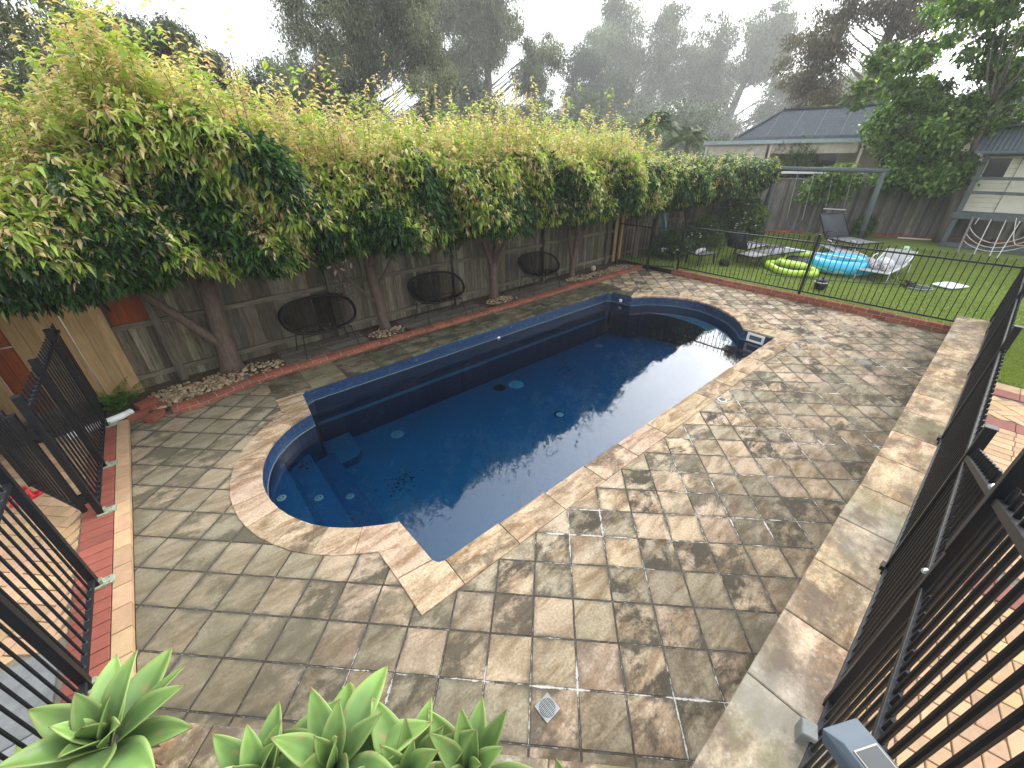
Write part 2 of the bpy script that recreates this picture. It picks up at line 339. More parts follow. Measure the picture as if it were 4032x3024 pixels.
def water_mat():
    m = bpy.data.materials.new('pool_water'); m.use_nodes = True; t = m.node_tree; t.nodes.clear()
    o = N(t, 'ShaderNodeOutputMaterial'); tr = N(t, 'ShaderNodeBsdfTransparent'); tr.inputs[0].default_value = (.9,.97,1,1); va = N(t, 'ShaderNodeVolumeAbsorption'); va.inputs[0].default_value = (.0,.66,.82,1); va.inputs[1].default_value = 1.25; t.links.new(va.outputs[0], o.inputs[1])
    gl = N(t, 'ShaderNodeBsdfGlossy'); gl.inputs['Roughness'].default_value = 0.0; gl.inputs[0].default_value = (.97,.98,1,1)
    fr = N(t, 'ShaderNodeFresnel'); fr.inputs[0].default_value = 1.55
    pos = t.nodes.new('ShaderNodeTexCoord').outputs['Object']
    b = N(t, 'ShaderNodeBump'); b.inputs['Strength'].default_value = .05; b.inputs['Distance'].default_value = .01
    t.links.new(noise(t, pos, 3.5, 2, .5), b.inputs['Height']); t.links.new(b.outputs[0], gl.inputs['Normal'])
    ms = N(t, 'ShaderNodeMixShader'); t.links.new(fr.outputs[0], ms.inputs[0]); t.links.new(tr.outputs[0], ms.inputs[1]); t.links.new(gl.outputs[0], ms.inputs[2])
    t.links.new(ms.outputs[0], o.inputs[0]); return m
M['water'] = water_mat()
def lawn_mat():
    m, t, p = newmat('lawn_turf'); pos = t.nodes.new('ShaderNodeTexCoord').outputs['Object']
    n1 = noise(t, pos, 60, 6, .7); n2 = noise(t, pos, .9, 5, .6)
    c = ramp(t, n1, [(.3,(.06,.10,.010)),(.55,(.17,.24,.03)),(.75,(.30,.34,.07))])
    c = mix(t, ramp(t, n2, [(.45,0),(.7,.6)]), c, (.20,.19,.08)); n3 = noise(t, pos, 3.1, 6, .7); c = mix(t, ramp(t, n3, [(.54,0),(.68,.6)]), c, (.06,.085,.02))
    t.links.new(c, p.inputs['Base Color']); p.inputs['Roughness'].default_value = .9
    b = N(t, 'ShaderNodeBump'); b.inputs['Strength'].default_value = .9; b.inputs['Distance'].default_value = .02
    t.links.new(n1, b.inputs['Height']); t.links.new(b.outputs[0], p.inputs['Normal']); return m
M['lawn'] = lawn_mat()

# ------------------------------------------------------------------ SETTING
def catmull(pts, k=4):
    o = []; n = len(pts)
    for i in range(n-1):
        p0 = pts[max(i-1,0)]; p1 = pts[i]; p2 = pts[i+1]; p3 = pts[min(i+2,n-1)]
        for j in range(k):
            t_ = j/k; o.append(tuple(.5*((2*p1[a])+(-p0[a]+p2[a])*t_+(2*p0[a]-5*p1[a]+4*p2[a]-p3[a])*t_*t_+(-p0[a]+3*p1[a]-3*p2[a]+p3[a])*t_**3) for a in range(len(p1))))
    return o + [tuple(pts[-1])]
ARC_R = catmull([(8.24,2.66),(8.5,2.84),(8.78,3.1),(9.0,3.42),(9.14,3.78),(9.18,4.12),(9.1,4.47),(8.93,4.78),(8.65,5.08),(8.30,5.30)], 3)
ARC_L = catmull([(0.80,5.21),(0.55,5.10),(0.34,4.93),(0.16,4.70),(0.04,4.42),(-.02,4.12),(-.015,3.83),(.03,3.6),(.12,3.37),(.25,3.15),(.41,2.98),(.6,2.83),(.84,2.69)], 3)
POOL = [(1.02,2.045),(8.14,2.055),(8.2,2.10)] + ARC_R + [(8.24,5.84),(8.15,5.93),(1.0,5.90),(0.87,5.82)] + ARC_L + [(.86,2.18),(.88,2.10),(.94,2.05)]
def sheet(name, outer, holes, z, mat, label=None, kind='structure', parent=None):
    loops = [[Vector((x,y,0)) for x,y in outer]] + [[Vector((x,y,0)) for x,y in h] for h in holes]
    tris = tessellate_polygon(loops); vs = [p for l in loops for p in l]
    b = MB(); F = []
    for a_, b_, c_ in tris:
        nrm = (vs[b_]-vs[a_]).cross(vs[c_]-vs[a_])
        F.append((a_,b_,c_) if nrm.z > 0 else (c_,b_,a_))
    b.add([(p.x,p.y,z) for p in vs], F); o = b.build(name, mat, parent)
    return tag(o, label, None, None, kind) if parent is None else o
sheet('ground', [(-180,-180),(260,-180),(260,260),(-180,260)], [[(-.6,1.6),(9.8,1.6),(9.8,6.3),(-.6,6.3)]], -.03, M['soil'])
sheet('pool_deck', [(-1.07,-.3),(10.95,-.3),(10.95,6.75),(-1.07,6.75)], [POOL], 0.0, M['deck'])
# lawn
def lawn_z(x, y): return .13
b = MB()
xs = np.linspace(10.9, 27, 40); ys = np.linspace(-10, 8.6, 46)
for x in xs:
    for y in ys:
        z = .13 + .010*math.sin(x*1.7)*math.cos(y*1.3)
        if y < -.5: z += .2*min(1, (-.5-y)/1.2)*max(0, min(1, (14-x)/3))
        b.v.append((x, y, z)); b.c.append((1,1,1))
ny_ = len(ys)
for i in range(len(xs)-1):
    for j in range(ny_-1): a = i*ny_+j; b.f.append((a, a+ny_, a+ny_+1, a+1))
tag(b.build('lawn', M['lawn'], smooth=True), kind='structure')
sheet('side_lawn', [(7.87,-9),(10.9,-9),(10.9,-.42),(7.87,-.42)], [], .325, M['lawn'])
# grass blades
def blades(name, rect, n, z, hmin, hmax, z2=None):
    x = rg.uniform(rect[0], rect[1], n); y = rg.uniform(rect[2], rect[3], n)
    zz = z + .010*np.sin(x*1.7)*np.cos(y*1.3)
    if z2 is not None:
        zz = np.where(y < -.5, zz + .2*np.clip((-.5-y)/1.2,0,1)*np.clip((14-x)/3,0,1), zz)
    h = rg.uniform(hmin, hmax, n); a = rg.uniform(0, 6.28, n); w = rg.uniform(.004, .009, n)*1.3
    lx = rg.normal(0, .014, n); ly = rg.normal(0, .014, n)
    V = np.zeros((n,3,3)); V[:,0] = np.c_[x-np.cos(a)*w, y-np.sin(a)*w, zz-.004]; V[:,1] = np.c_[x+np.cos(a)*w, y+np.sin(a)*w, zz-.004]; V[:,2] = np.c_[x+lx, y+ly, zz+h]
    t_ = rg.random(n)[:,None]; patch = (np.sin(x*2.3+1)*np.cos(y*1.9)+np.sin(x*.9-y*1.1)*.8)[:,None]*.16+.5
    m_ = np.clip(t_*.6+patch*.5, 0, 1)
    c = np.array([.08,.15,.018])*(1-m_) + np.array([.32,.38,.09])*m_
    return tri_mesh(name, V.reshape(-1,3), np.arange(n*3).reshape(-1,3), np.repeat(c, 3, 0), M['broadleaf'])
def tri_mesh(name, V, T, C, mat, parent=None):
    me = bpy.data.meshes.new(name); me.vertices.add(len(V)); me.vertices.foreach_set('co', V.astype(np.float32).ravel())
    me.loops.add(len(T)*3); me.polygons.add(len(T)); me.loops.foreach_set('vertex_index', T.astype(np.int32).ravel())
    me.polygons.foreach_set('loop_start', np.arange(0, len(T)*3, 3, dtype=np.int32)); me.update(calc_edges=True)
    a = me.color_attributes.new('Col', 'FLOAT_COLOR', 'POINT'); c4 = np.ones((len(V),4), np.float32); c4[:,:3] = C; a.data.foreach_set('color', c4.ravel())
    me.materials.append(mat); o = link(bpy.data.objects.new(name, me))
    if parent:
        o.parent = parent; o.location = -Vector(parent.location)
    return o
tag(blades('grass', (10.96, 19.5, -3.5, 7.2), 170000, .13, .018, .045, 1), kind='stuff')
tag(blades('side_grass', (7.9, 10.9, -2.2, -.46), 26000, .325, .02, .045), kind='stuff')

# ---- the pool
pool = empty('swimming_pool', (4.6, 4.0, 0), 'long blue fibreglass swimming pool with rounded ends, set in sandstone paving', 'swimming pool')
FL = -1.08
b = MB(); n = len(POOL); V = []; F = []
for z in (-.012, FL):
    for x, y in POOL: V.append((x, y, z))
F = [((i+1)%n, i, n+i, n+(i+1)%n) for i in range(n)]
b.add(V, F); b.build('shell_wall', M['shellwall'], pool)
sheet('shell_floor', [(-.3,1.9),(9.5,1.9),(9.5,6.1),(-.3,6.1)], [], FL, M['shell'], parent=pool).location = -Vector(pool.location)
# waterline band just inside the wall
def inset(poly, d):
    o = []; n = len(poly)
    for i in range(n):
        p, q, r = Vector(poly[i-1]), Vector(poly[i]), Vector(poly[(i+1)%n])
        a = (q-p).normalized(); c = (r-q).normalized(); m = (Vector((-a.y,a.x))+Vector((-c.y,c.x))).normalized()
        k = m.dot(Vector((-a.y,a.x))); o.append(tuple(q + m*(d/max(.5,k))))
    return o
b = MB(); A0 = inset(POOL, .006); A1 = inset(POOL, .012)
V = [(x,y,-.05) for x,y in A0] + [(x,y,-.165) for x,y in A0]
b.add(V, [((i+1)%n, i, n+i, n+(i+1)%n) for i in range(n)]); b.build('tile_band', M['tileband'], pool)
b = MB(); V = [(x,y,-.212) for x,y in A0] + [(x,y,-.222) for x,y in A1]
b.add(V, [((i+1)%n, i, n+i, n+(i+1)%n) for i in range(n)]); b.build('scum_line', simple('scum_line', (.12,.12,.11), .8), pool)
for (cx_, cy_, r_, n_) in ((1.55,4.35,.28,70),(5.9,5.2,.3,60),(3.0,3.4,.9,26),(6.5,4.0,1.2,24),(.5,4.9,.15,14)):
    xx = rg.normal(cx_, r_*.5, n_); yy = rg.normal(cy_, r_*.4, n_); dd = rg.normal(0,1,(n_,3)); dd[:,2] = 0
    DEB = (DEB if 'DEB' in globals() else []) + [(xx, yy, dd)]
# ledges, steps, bench and seat under water (positions as they lie in the shell)
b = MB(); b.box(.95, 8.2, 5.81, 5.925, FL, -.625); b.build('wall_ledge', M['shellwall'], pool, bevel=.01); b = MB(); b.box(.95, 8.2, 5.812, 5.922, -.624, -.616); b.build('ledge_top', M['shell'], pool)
def clip_x(poly, x1): return [(min(x, x1), y) for x, y in poly]
for x1, z in ((.94,-.78),(.62,-.57),(.28,-.36)):
    b = MB(); b.prism([(min(x,x1),y) for x,y in ARC_L]+([(.94,2.66),(.94,5.24)] if x1 == .94 else []), FL, z)
    b.build('step', M['shellstep'], pool)
b = MB(); b.prism([(.9,5.10),(1.22,5.12),(1.33,5.22),(1.36,5.8),(.9,5.8)], FL, -.93); b.build('bench', M['shell'], pool, bevel=.02)
inner = [(8.45,5.35),(8.72,4.98),(8.84,4.6),(8.86,4.2),(8.8,3.8),(8.64,3.45),(8.4,3.12),(8.2,2.95)]
seat = [(x,y) for x,y in ARC_R] + [(8.3,5.5)] + inner
b = MB(); F_ = sheet('seat', seat, [], -.42, M['shell'], parent=pool); F_.location = -Vector(pool.location)
b = MB(); iv = catmull(inner, 3); m_ = len(iv)
b.add([(x,y,-.42) for x,y in iv]+[(x,y,FL) for x,y in iv], [(i,i+1,m_+i+1,m_+i) for i in range(m_-1)]+[(m_+i,m_+i+1,i+1,i) for i in range(m_-1)])
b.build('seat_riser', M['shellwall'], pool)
paled = simple('pale_grey_plastic', (.34,.40,.42), .5)
teal = simple('faded_teal_plastic', (.25,.55,.58), .5)
def disc(nm, x, y, z, r, mt, h=.012):
    b = MB(); b.lathe([(r,0),(r*.97,h*.7),(r*.7,h)], n=24); b.c = [(1,1,1)]*len(b.v)
    for k in range(6):
        a = k*math.pi/3; b.box(math.cos(a)*r*.45-.008, math.cos(a)*r*.45+.008, math.sin(a)*r*.45-.008, math.sin(a)*r*.45+.008, h, h+.003, (.3,.3,.3))
    o = b.build(nm, mt, pool, world=False); o.location = Vector((x,y,z)) - Vector(pool.location); return o
disc('step_disc', .10, 4.21, -.36, .05, paled); disc('step_disc', .45, 4.18, -.57, .05, paled); disc('step_disc', .79, 4.19, -.78, .05, paled)
disc('seat_disc', 9.0, 4.05, -.42, .045, paled)
disc('main_drain', 4.62, 5.35, FL, .16, teal); disc('main_drain', 4.28, 5.48, FL, .13, simple('black_plastic', (.01,.012,.014), .5))
disc('floor_jet', 4.5, 4.0, FL, .07, M['white']); disc('floor_jet', 4.5, 4.02, FL-.006, .11, simple('dark_ring', (.008,.01,.015), .5))
disc('floor_jet', 2.0, 5.4, FL, .11, paled); disc('floor_jet', 7.4, 5.45, FL, .10, paled)
for (x, y, z, ny) in ((4.64, 5.915, -.24, 0), (8.225, 5.55, -.13, 1)):
    b = MB(); b.lathe([(.042,0),(.04,.012),(.025,.02)], n=18); o = b.build('return_jet', M['white'], pool, world=False)
    o.rotation_euler = (math.pi/2,0,0) if not ny else (math.pi/2,0,-math.pi/2); o.location = Vector((x,y,z)) - Vector(pool.location)
# skimmer opening in the notch wall at the far right corner
sk = MB()
for (u0,u1,z0,z1) in ((-.16,.16,-.075,-.035),(-.16,.16,-.205,-.165),(-.16,-.115,-.165,-.075),(.115,.16,-.165,-.075)): sk.box(u0,u1,-.012,.012,z0,z1)
sko = sk.build('skimmer_frame', M['white'], pool, world=False, bevel=.004); sko.rotation_euler[2] = math.radians(86); sko.location = Vector((8.20,2.38,0)) - Vector(pool.location)
sk = MB(); sk.box(-.115,.115,-.006,.0,-.165,-.075,(.25,.27,.28)); sk.box(-.115,.115,-.010,-.004,-.10,-.092,(.9,.9,.9))
for k in range(7): sk.lathe([(.005,0),(.004,.003)], n=8)
o = sk.build('skimmer_mouth', simple('skimmer_dark', (.30,.34,.36), .5), sko, world=False)
# coping
CP = empty('pool_coping', (4.6, 2.0, 0), 'pale sandstone coping slabs framing the blue pool', 'coping')
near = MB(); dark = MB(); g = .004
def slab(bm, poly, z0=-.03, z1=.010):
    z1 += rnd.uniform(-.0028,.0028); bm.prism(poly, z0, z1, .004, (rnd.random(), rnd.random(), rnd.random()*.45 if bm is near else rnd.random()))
def shrink(q, d=.003):
    cx = sum(p[0] for p in q)/len(q); cy = sum(p[1] for p in q)/len(q); o = []
    for x, y in q:
        L = math.hypot(x-cx, y-cy); o.append((x-(x-cx)/L*d*1.3, y-(y-cy)/L*d*1.3))
    return o
xs_ = [.968,1.56,2.156,2.77,3.369,3.986,4.59,5.19,5.75,6.31,6.95,7.55,8.2]
for i in range(12): slab(near, shrink([(xs_[i],1.765),(xs_[i+1],1.765),(xs_[i+1],2.07),(xs_[i],2.06)]))
slab(near, shrink([(.574,1.765),(.968,1.765),(.968,2.06),(.955,2.062),(.915,2.08),(.885,2.13),(.574,2.16)]))
slab(near, shrink([(.574,2.165),(.885,2.135),(.86,2.71),(.562,2.517)]))
def arc_tiles(bm, arc, w, step, cen):
    L = [0]
    for i in range(1, len(arc)): L.append(L[-1]+math.dist(arc[i], arc[i-1]))
    nt_ = max(1, round(L[-1]/step)); fr_ = [L[-1]*k/nt_ for k in range(nt_+1)]
    def at_(s):
        for i in range(1, len(arc)):
            if s <= L[i]+1e-9:
                f = (s-L[i-1])/(L[i]-L[i-1]); return (arc[i-1][0]+(arc[i][0]-arc[i-1][0])*f, arc[i-1][1]+(arc[i][1]-arc[i-1][1])*f)
        return arc[-1]
    def off(p, d): 
        v = Vector((p[0]-cen[0], p[1]-cen[1])).normalized(); return (p[0]+v.x*d, p[1]+v.y*d)
    for k in range(nt_):
        a0, am, a1 = at_(fr_[k]), at_((fr_[k]+fr_[k+1])/2), at_(fr_[k+1])
        i_ = -.012; slab(bm, shrink([off(a0,i_), off(am,i_), off(a1,i_), off(a1,w), off(am,w+.004), off(a0,w)]))
arc_tiles(near, ARC_L, .29, .33, (1.35,3.95)); arc_tiles(near, ARC_R, .29, .36, (8.0,4.05))
slab(near, shrink([(8.2,1.765),(8.62,1.765),(8.74,2.40),(8.42,2.47),(8.225,2.66),(8.195,2.07)]))
slab(near, shrink([(8.24,2.67),(8.43,2.48),(8.74,2.41),(8.70,2.60),(8.45,2.80)]))
slab(near, shrink([(.87,5.83),(.52,5.86),(.50,5.45),(.80,5.22)]))
xs_ = [.53,1.02,1.55,2.09,2.70,3.30,3.90,4.48,5.06,5.65,6.24,6.85,7.45,8.15]
for i in range(13):
    y0 = 5.885 if i else 5.87
    q = [(xs_[i],y0+.035*(xs_[i]>3)),(xs_[i+1],y0+.035*(xs_[i+1]>3)),(xs_[i+1],6.66),(xs_[i],6.66)]
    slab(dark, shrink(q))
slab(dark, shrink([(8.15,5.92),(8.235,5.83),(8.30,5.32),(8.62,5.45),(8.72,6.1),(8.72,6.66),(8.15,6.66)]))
near.build('pale_slabs', M['coping'], CP); dark.build('shade_tinted_slabs', M['copingdark'], CP)['label'] = 'grey green slabs with shade put into their colour, beside the brick kerb'
b = MB(); wp_ = inset(POOL, -.012); n = len(wp_)
b.add([(x,y,FL-.03) for x,y in wp_]+[(x,y,-.225) for x,y in wp_], [tuple(range(n))[::-1], tuple(range(n,2*n))]+[(i,(i+1)%n,n+(i+1)%n,n+i) for i in range(n)])
tag(b.build('water', M['water']), kind='structure')
# covers and drains on the deck
for x, y, r, lab in ((8.68,5.72,.14,'round stone valve cover beside the far pool corner near the side gate'), (8.66,2.37,.14,'round stone skimmer lid with two finger holes by the pool notch')):
    e = empty('skimmer_lid', (x,y,.012), lab, 'lid'); b = MB(); b.lathe([(r,0),(r,.006),(r*.97,.009)], n=32, col=(.4,.6,.2)); b.build('stone_disc', M['coping'], e, world=False)
    b = MB(); b.lathe([(r+.006,-.004),(r+.006,.002)], n=32); b.build('rim', simple('lid_rim', (.12,.10,.08), .8), e, world=False)
    if y < 3:
        for dx in (-.045,.045):
            b = MB(); b.lathe([(.012,.009),(.011,.0105)], cx=dx, cy=dx*-.4, n=10); b.build('finger_hole', M['black'], e, world=False)
e = empty('filter_lid', (5.29,1.70,.002), 'small round dark metal cap set in the paving at the pool coping joint', 'lid')
b = MB(); b.lathe([(.06,0),(.058,.007),(.05,.009)], n=24); b.build('ring', M['white'], e, world=False); b = MB(); b.lathe([(.046,.008),(.044,.013)], n=20); b.box(-.03,.03,-.006,.006,.013,.017,(3,3,3)); b.build('cap', M['black'], e, world=False)
def grate(x, y, s, rz, lab, rnd_=True):
    e = empty('floor_drain', (x,y,.003), lab, 'drain', rz=rz)
    b = MB(); b.prism([(-s,-s),(s,-s),(s,s),(-s,s)], -.01, .004, .002)
    b.build('surround', simple('drain_zinc', (.26,.27,.27), .6, .2), e, world=False)
    b = MB()
    if rnd_: b.lathe([(s*.88,.0045),(s*.86,.0055)], n=28)
    else: b.box(-s*.8,s*.8,-s*.8,s*.8,.0045,.0055)
    b.build('pit', M['black'], e, world=False)
    b = MB(); R_ = s*.86
    for k in range(-5, 6):
        u = k*R_/5.6; L = math.sqrt(max(0,R_*R_-u*u)) if rnd_ else s*.8
        b.box(-L, L, u-.0022, u+.0022, .0055, .008)
    for k in (-1,0,1):
        u = k*R_/2; L = math.sqrt(max(0,R_*R_-u*u)) if rnd_ else s*.8
        b.box(u-.0016, u+.0016, -L, L, .0055, .0075)
    b.build('bars', simple('drain_bar', (.24,.25,.25), .6, .2), e, world=False)
grate(.89, .745, .058, 0.0, 'square metal floor drain with round grate in the near paving')
e = grate(8.18, .69, .062, math.radians(45), 'small rectangular metal drain in the paving towards the stone wall', False)

# ---- brick kerbs
def brick_run(path, w, courses, h, bl, name, label, closed=False, base=0.0, side=1):
    e = empty(name, (path[0][0], path[0][1], base), label, 'kerb'); bm = MB(); mo = MB()
    L = [0]
    for i in range(1, len(path)): L.append(L[-1]+math.dist(path[i], path[i-1]))
    def at_(s):
        s = max(0, min(s, L[-1]))
        for i in range(1, len(path)):
            if s <= L[i]+1e-9:
                f = (s-L[i-1])/(L[i]-L[i-1]); p = Vector((path[i-1][0]+(path[i][0]-path[i-1][0])*f, path[i-1][1]+(path[i][1]-path[i-1][1])*f))
                d = Vector((path[i][0]-path[i-1][0], path[i][1]-path[i-1][1])).normalized(); return p, Vector((-d.y, d.x))*side
        return p, nn
    for c in range(courses):
        s = -bl/2*(c%2); z0 = base+c*h+.004; z1 = base+(c+1)*h-.004 if c < courses-1 else base+(c+1)*h
        while s < L[-1]:
            s1 = min(s+bl, L[-1]); p0, n0 = at_(max(s,0)+.006); p1, n1 = at_(s1-.006)
            if s1-max(s,0) > .03:
                j = rnd.uniform(-.003,.003); q = [p0+n0*j, p1+n1*j, p1+n1*(w+j), p0+n0*(w+j)]; t_ = rnd.uniform(.75,1.25)
                bm.prism([tuple(k) for k in q], z0, z1+rnd.uniform(-.002,.002), .005, (t_, t_*rnd.uniform(.9,1.1), t_*rnd.uniform(.85,1.1)))
            s = s1
    for i in range(1, len(path)):
        p0, n0 = at_(L[i-1]+.001); p1, n1 = at_(L[i]-.001)
        mo.prism([tuple(p0+n0*.008), tuple(p1+n1*.008), tuple(p1+n1*(w-.008)), tuple(p0+n0*(w-.008))], base+.001, base+courses*h-.007)
    bm.build('bricks', M['brick'], e); mo.build('mortar', simple('mortar_joint', (.36,.30,.22), .9), e); return e
KP = catmull([(10.9,6.74),(9.5,6.70),(7.5,6.67),(5,6.63),(2.6,6.60),(1.6,6.60),(.85,6.60),(.35,6.55),(-.05,6.43),(-.38,6.36),(-.62,6.38)], 5)
brick_run(KP, .12, 2, .05, .232, 'brick_kerb', 'low red brick kerb between the far coping and the garden bed under the hedge', side=-1)
LK = [(10.80,0.0),(10.83,1.5),(10.85,3.0),(10.87,4.5),(10.90,5.80)]
brick_run(LK, .115, 2, .075, .232, 'brick_kerb', 'two course red brick kerb between the paving and the lawn', side=-1)
brick_run([(20.9,4.9),(22.4,1.2),(24.0,-3.0)], .11, 1, .12, .232, 'brick_kerb', 'red brick garden edging at the foot of the grey fence behind the lawn', base=.12, side=-1)
brick_run([(19.2,7.0),(20.2,5.4)], .11, 1, .12, .232, 'brick_kerb', 'short red brick garden edging behind the blue swing', base=.12, side=-1)
# loose bricks at the broken end of the kerb
for x, y, z, a, tl in ((-.80,6.42,.0,.9,0),(-.98,6.60,.0,.25,.0),(-.78,6.66,.0,-.1,.0),(-.86,6.72,.078,.5,.15)):
    lab = {0:'loose red brick standing at the broken end of the kerb', 1:'loose red brick lying nearest the white pipe', 2:'loose red brick half buried behind the kerb end', 3:'loose red brick lying on top of another by the fern'}[[-.80,-.98,-.78,-.86].index(x)]
    b = MB(); b.prism([(-.115,-.055),(.115,-.055),(.115,.055),(-.115,.055)], 0, .076, .005, (.85,.8,.8)); o = b.build('loose_brick', M['brick']); o.location = (x,y,z+.003); o.rotation_euler = (tl,0,a); tag(o, lab, 'brick', 'loose bricks at the end of the kerb')

# ---- garden bed, boardwalk
bed = [(11.6,6.86),(9.5,6.83),(5,6.75),(1.6,6.72),(.85,6.72),(.3,6.66),(-.05,6.55),(-.38,6.48),(-.62,6.50),(-1.05,6.62),(-1.6,6.7),(-3.2,6.7),(-3.2,9.5),(11.6,9.5)]
sheet('garden_bed', bed, [], .05, M['soil'])
for x0, x1 in ((.92,2.35),(3.15,5.05),(5.95,7.85)):
    b = MB(); y = 6.78
    while y < 7.36:
        for s0, s1 in ((x0, (x0+x1)/2), ((x0+x1)/2, x1)):
            t_ = rnd.uniform(.7,1.2); b.box(s0+.003, s1-.003, y, y+.086, .045, .082+rnd.uniform(-.003,.003), (t_,t_,t_))
        y += .092
    tag(b.build('timber_boardwalk', M['deckwood']), kind='structure')
# ---- left brick terrace (real bricks), right brick terrace
def herring(bm, x0, x1, y0, y1, z, ang, L=.23, Wd=.115, cols=None, keep=None):
    cx, cy = (x0+x1)/2, (y0+y1)/2; R_ = math.hypot(x1-x0, y1-y0)/2+.4; n = int(R_/Wd)+2
    for i in range(-n, n):
        for j in range(-n, n):
            # classic 2:1 herringbone
            k = (i - j) % 4
            if k == 0: q = (i*Wd, j*Wd, (i+2)*Wd, (j+1)*Wd)
            elif k == 3: q = (i*Wd, j*Wd, (i+1)*Wd, (j+2)*Wd)
            else: continue
            mx, my = rot2((q[0]+q[2])/2, (q[1]+q[3])/2, ang); mx += cx; my += cy
            if not (x0 < mx < x1 and y0 < my < y1): continue
            g_ = .0035; P_ = [rot2(x, y, ang) for x, y in ((q[0]+g_,q[1]+g_),(q[2]-g_,q[1]+g_),(q[2]-g_,q[3]-g_),(q[0]+g_,q[3]-g_))]
            P_ = [(min(max(x+cx,x0),x1), min(max(y+cy,y0),y1)) for x, y in P_]
            t_ = rnd.uniform(.78,1.12); bm.prism(P_, z-.03, z+rnd.uniform(-.0015,.0015), .004, (t_, t_*rnd.uniform(.93,1.05), t_*rnd.uniform(.88,1.08)))
def course(bm, x0, x1, y0, y1, z, along, red, n_split):
    s = (y1-y0) if along == 'y' else (x1-x0); n = round(s/n_split)
    for k in range(n):
        a = k*s/n+.003; c = (k+1)*s/n-.003; t_ = rnd.uniform(.82,1.12)
        col = (t_*.52, t_*.27, t_*.36) if red == 1 else (t_*.55, t_*.235, t_*.27) if red == 2 else (t_,t_*rnd.uniform(.94,1.04),t_)
        if along == 'y': bm.prism([(x0+.003,y0+a),(x1-.003,y0+a),(x1-.003,y0+c),(x0+.003,y0+c)], z-.05, z+rnd.uniform(-.001,.001), .004, col)
        else: bm.prism([(x0+a,y0+.003),(x0+c,y0+.003),(x0+c,y1-.003),(x0+a,y1-.003)], z-.05, z+rnd.uniform(-.001,.001), .004, col)
sheet('terrace_bed', [(-6,1.2),(-1.075,1.2),(-1.075,6.6),(-6,6.6)], [], .040, M['mortar'])
b = MB(); Zt = .056
course(b, -1.19, -1.07, 1.2, 6.55, Zt, 'y', 0, .232); course(b, -1.425, -1.192, 1.2, 6.55, Zt, 'y', 2, .118)
herring(b, -4.2, -1.43, 3.25, 6.6, Zt, math.radians(45))
tag(b.build('terrace_paving', M['paver']), kind='structure')
b = MB()
for k in range(5):
    for j in range(4):
        x1 = -1.46-k*.6; y1 = 3.22-j*.6; t_ = rnd.uniform(.8,1.2); b.prism([(x1-.592,y1-.592),(x1,y1-.592),(x1,y1),(x1-.592,y1)], .02, Zt+.002, .004, (t_,t_,t_*1.05))
tag(b.build('slate_paving', M['greyslate']), kind='structure')
ZR = .34
sheet('side_terrace_bed', [(-4,-8),(7.87,-8),(7.87,-.415),(-4,-.415)], [], ZR-.014, M['mortar'])
b = MB()
course(b, 7.62, 7.85, -5.5, -.42, ZR, 'y', 0, .23); course(b, 7.385, 7.615, -5.5, -.42, ZR, 'y', 1, .232)
herring(b, 6.66, 7.38, -5.5, -.42, ZR, math.radians(45)); course(b, 6.42, 6.655, -5.5, -.42, ZR, 'y', 1, .232)
x = 6.415
while x > 3.9:
    o_ = rnd.choice((0,1)); course(b, x-.117, x, -5.5+(.115 if int(x*9)%2 else 0), -.42, ZR, 'y', 0, .232); x -= .12
course(b, 3.55, 3.78, -5.5, -.42, ZR, 'y', 1, .232)
herring(b, -.5, 3.54, -3.4, -.42, ZR, math.radians(12))
tag(b.build('side_terrace_paving', M['paver']), kind='structure')

# ---- stone capped retaining wall on the right
rw = empty('retaining_wall', (5, -.2, 0), 'low wall capped with big sandstone slabs along the right of the paving', 'wall')
b = MB(); b.box(1.0, 10.80, -.40, -.035, -.02, .315); b.build('wall_body', M['mortar'], rw)
b = MB(); xs_ = [.53,1.10,1.80,2.383,2.972,3.58,4.163,4.796,5.436,6.037,6.658,7.274,7.9,8.43,9.05,9.62,10.2,10.86]
for i in range(len(xs_)-1):
    b.prism(shrink([(xs_[i],-.415),(xs_[i+1],-.415),(xs_[i+1],-.0+.02*(xs_[i+1]<4)),(xs_[i],.0+.02*(xs_[i]<4))], .003), .318, .36, .006, (rnd.random(), rnd.random(), rnd.random()*.8))
b.build('cap_slabs', M['capstone'], rw)
# ---- planter in front
pw = empty('planter_wall', (0, 1.0, 0), 'low sandstone capped planter wall running diagonally below the agaves', 'wall')
def dg(s, d): # along the 45 degree wall: s from (-1.2,2.34), d behind (towards the camera)
    return (-1.2 + s*.7071 - d*.7071, 2.34 - s*.7071 - d*.7071)
b = MB(); b.prism([dg(.25,.03), dg(3.2,.03), dg(3.2,.2), dg(.25,.2)], -.02, .315); b.build('wall_body', M['mortar'], pw)
b = MB(); s = .20
while s < 3.1: b.prism(shrink([dg(s,0), dg(s+.6,0), dg(s+.6,.27), dg(s,.27)]), .318, .36, .006, (rnd.random(), rnd.random(), rnd.random())); s += .6
b.build('cap_slabs', M['capstone'], pw)
sheet('planter_soil', [dg(.1,.2), dg(3.4,.2), dg(3.4,2.6), dg(.1,2.6)], [], .33, M['soil'])

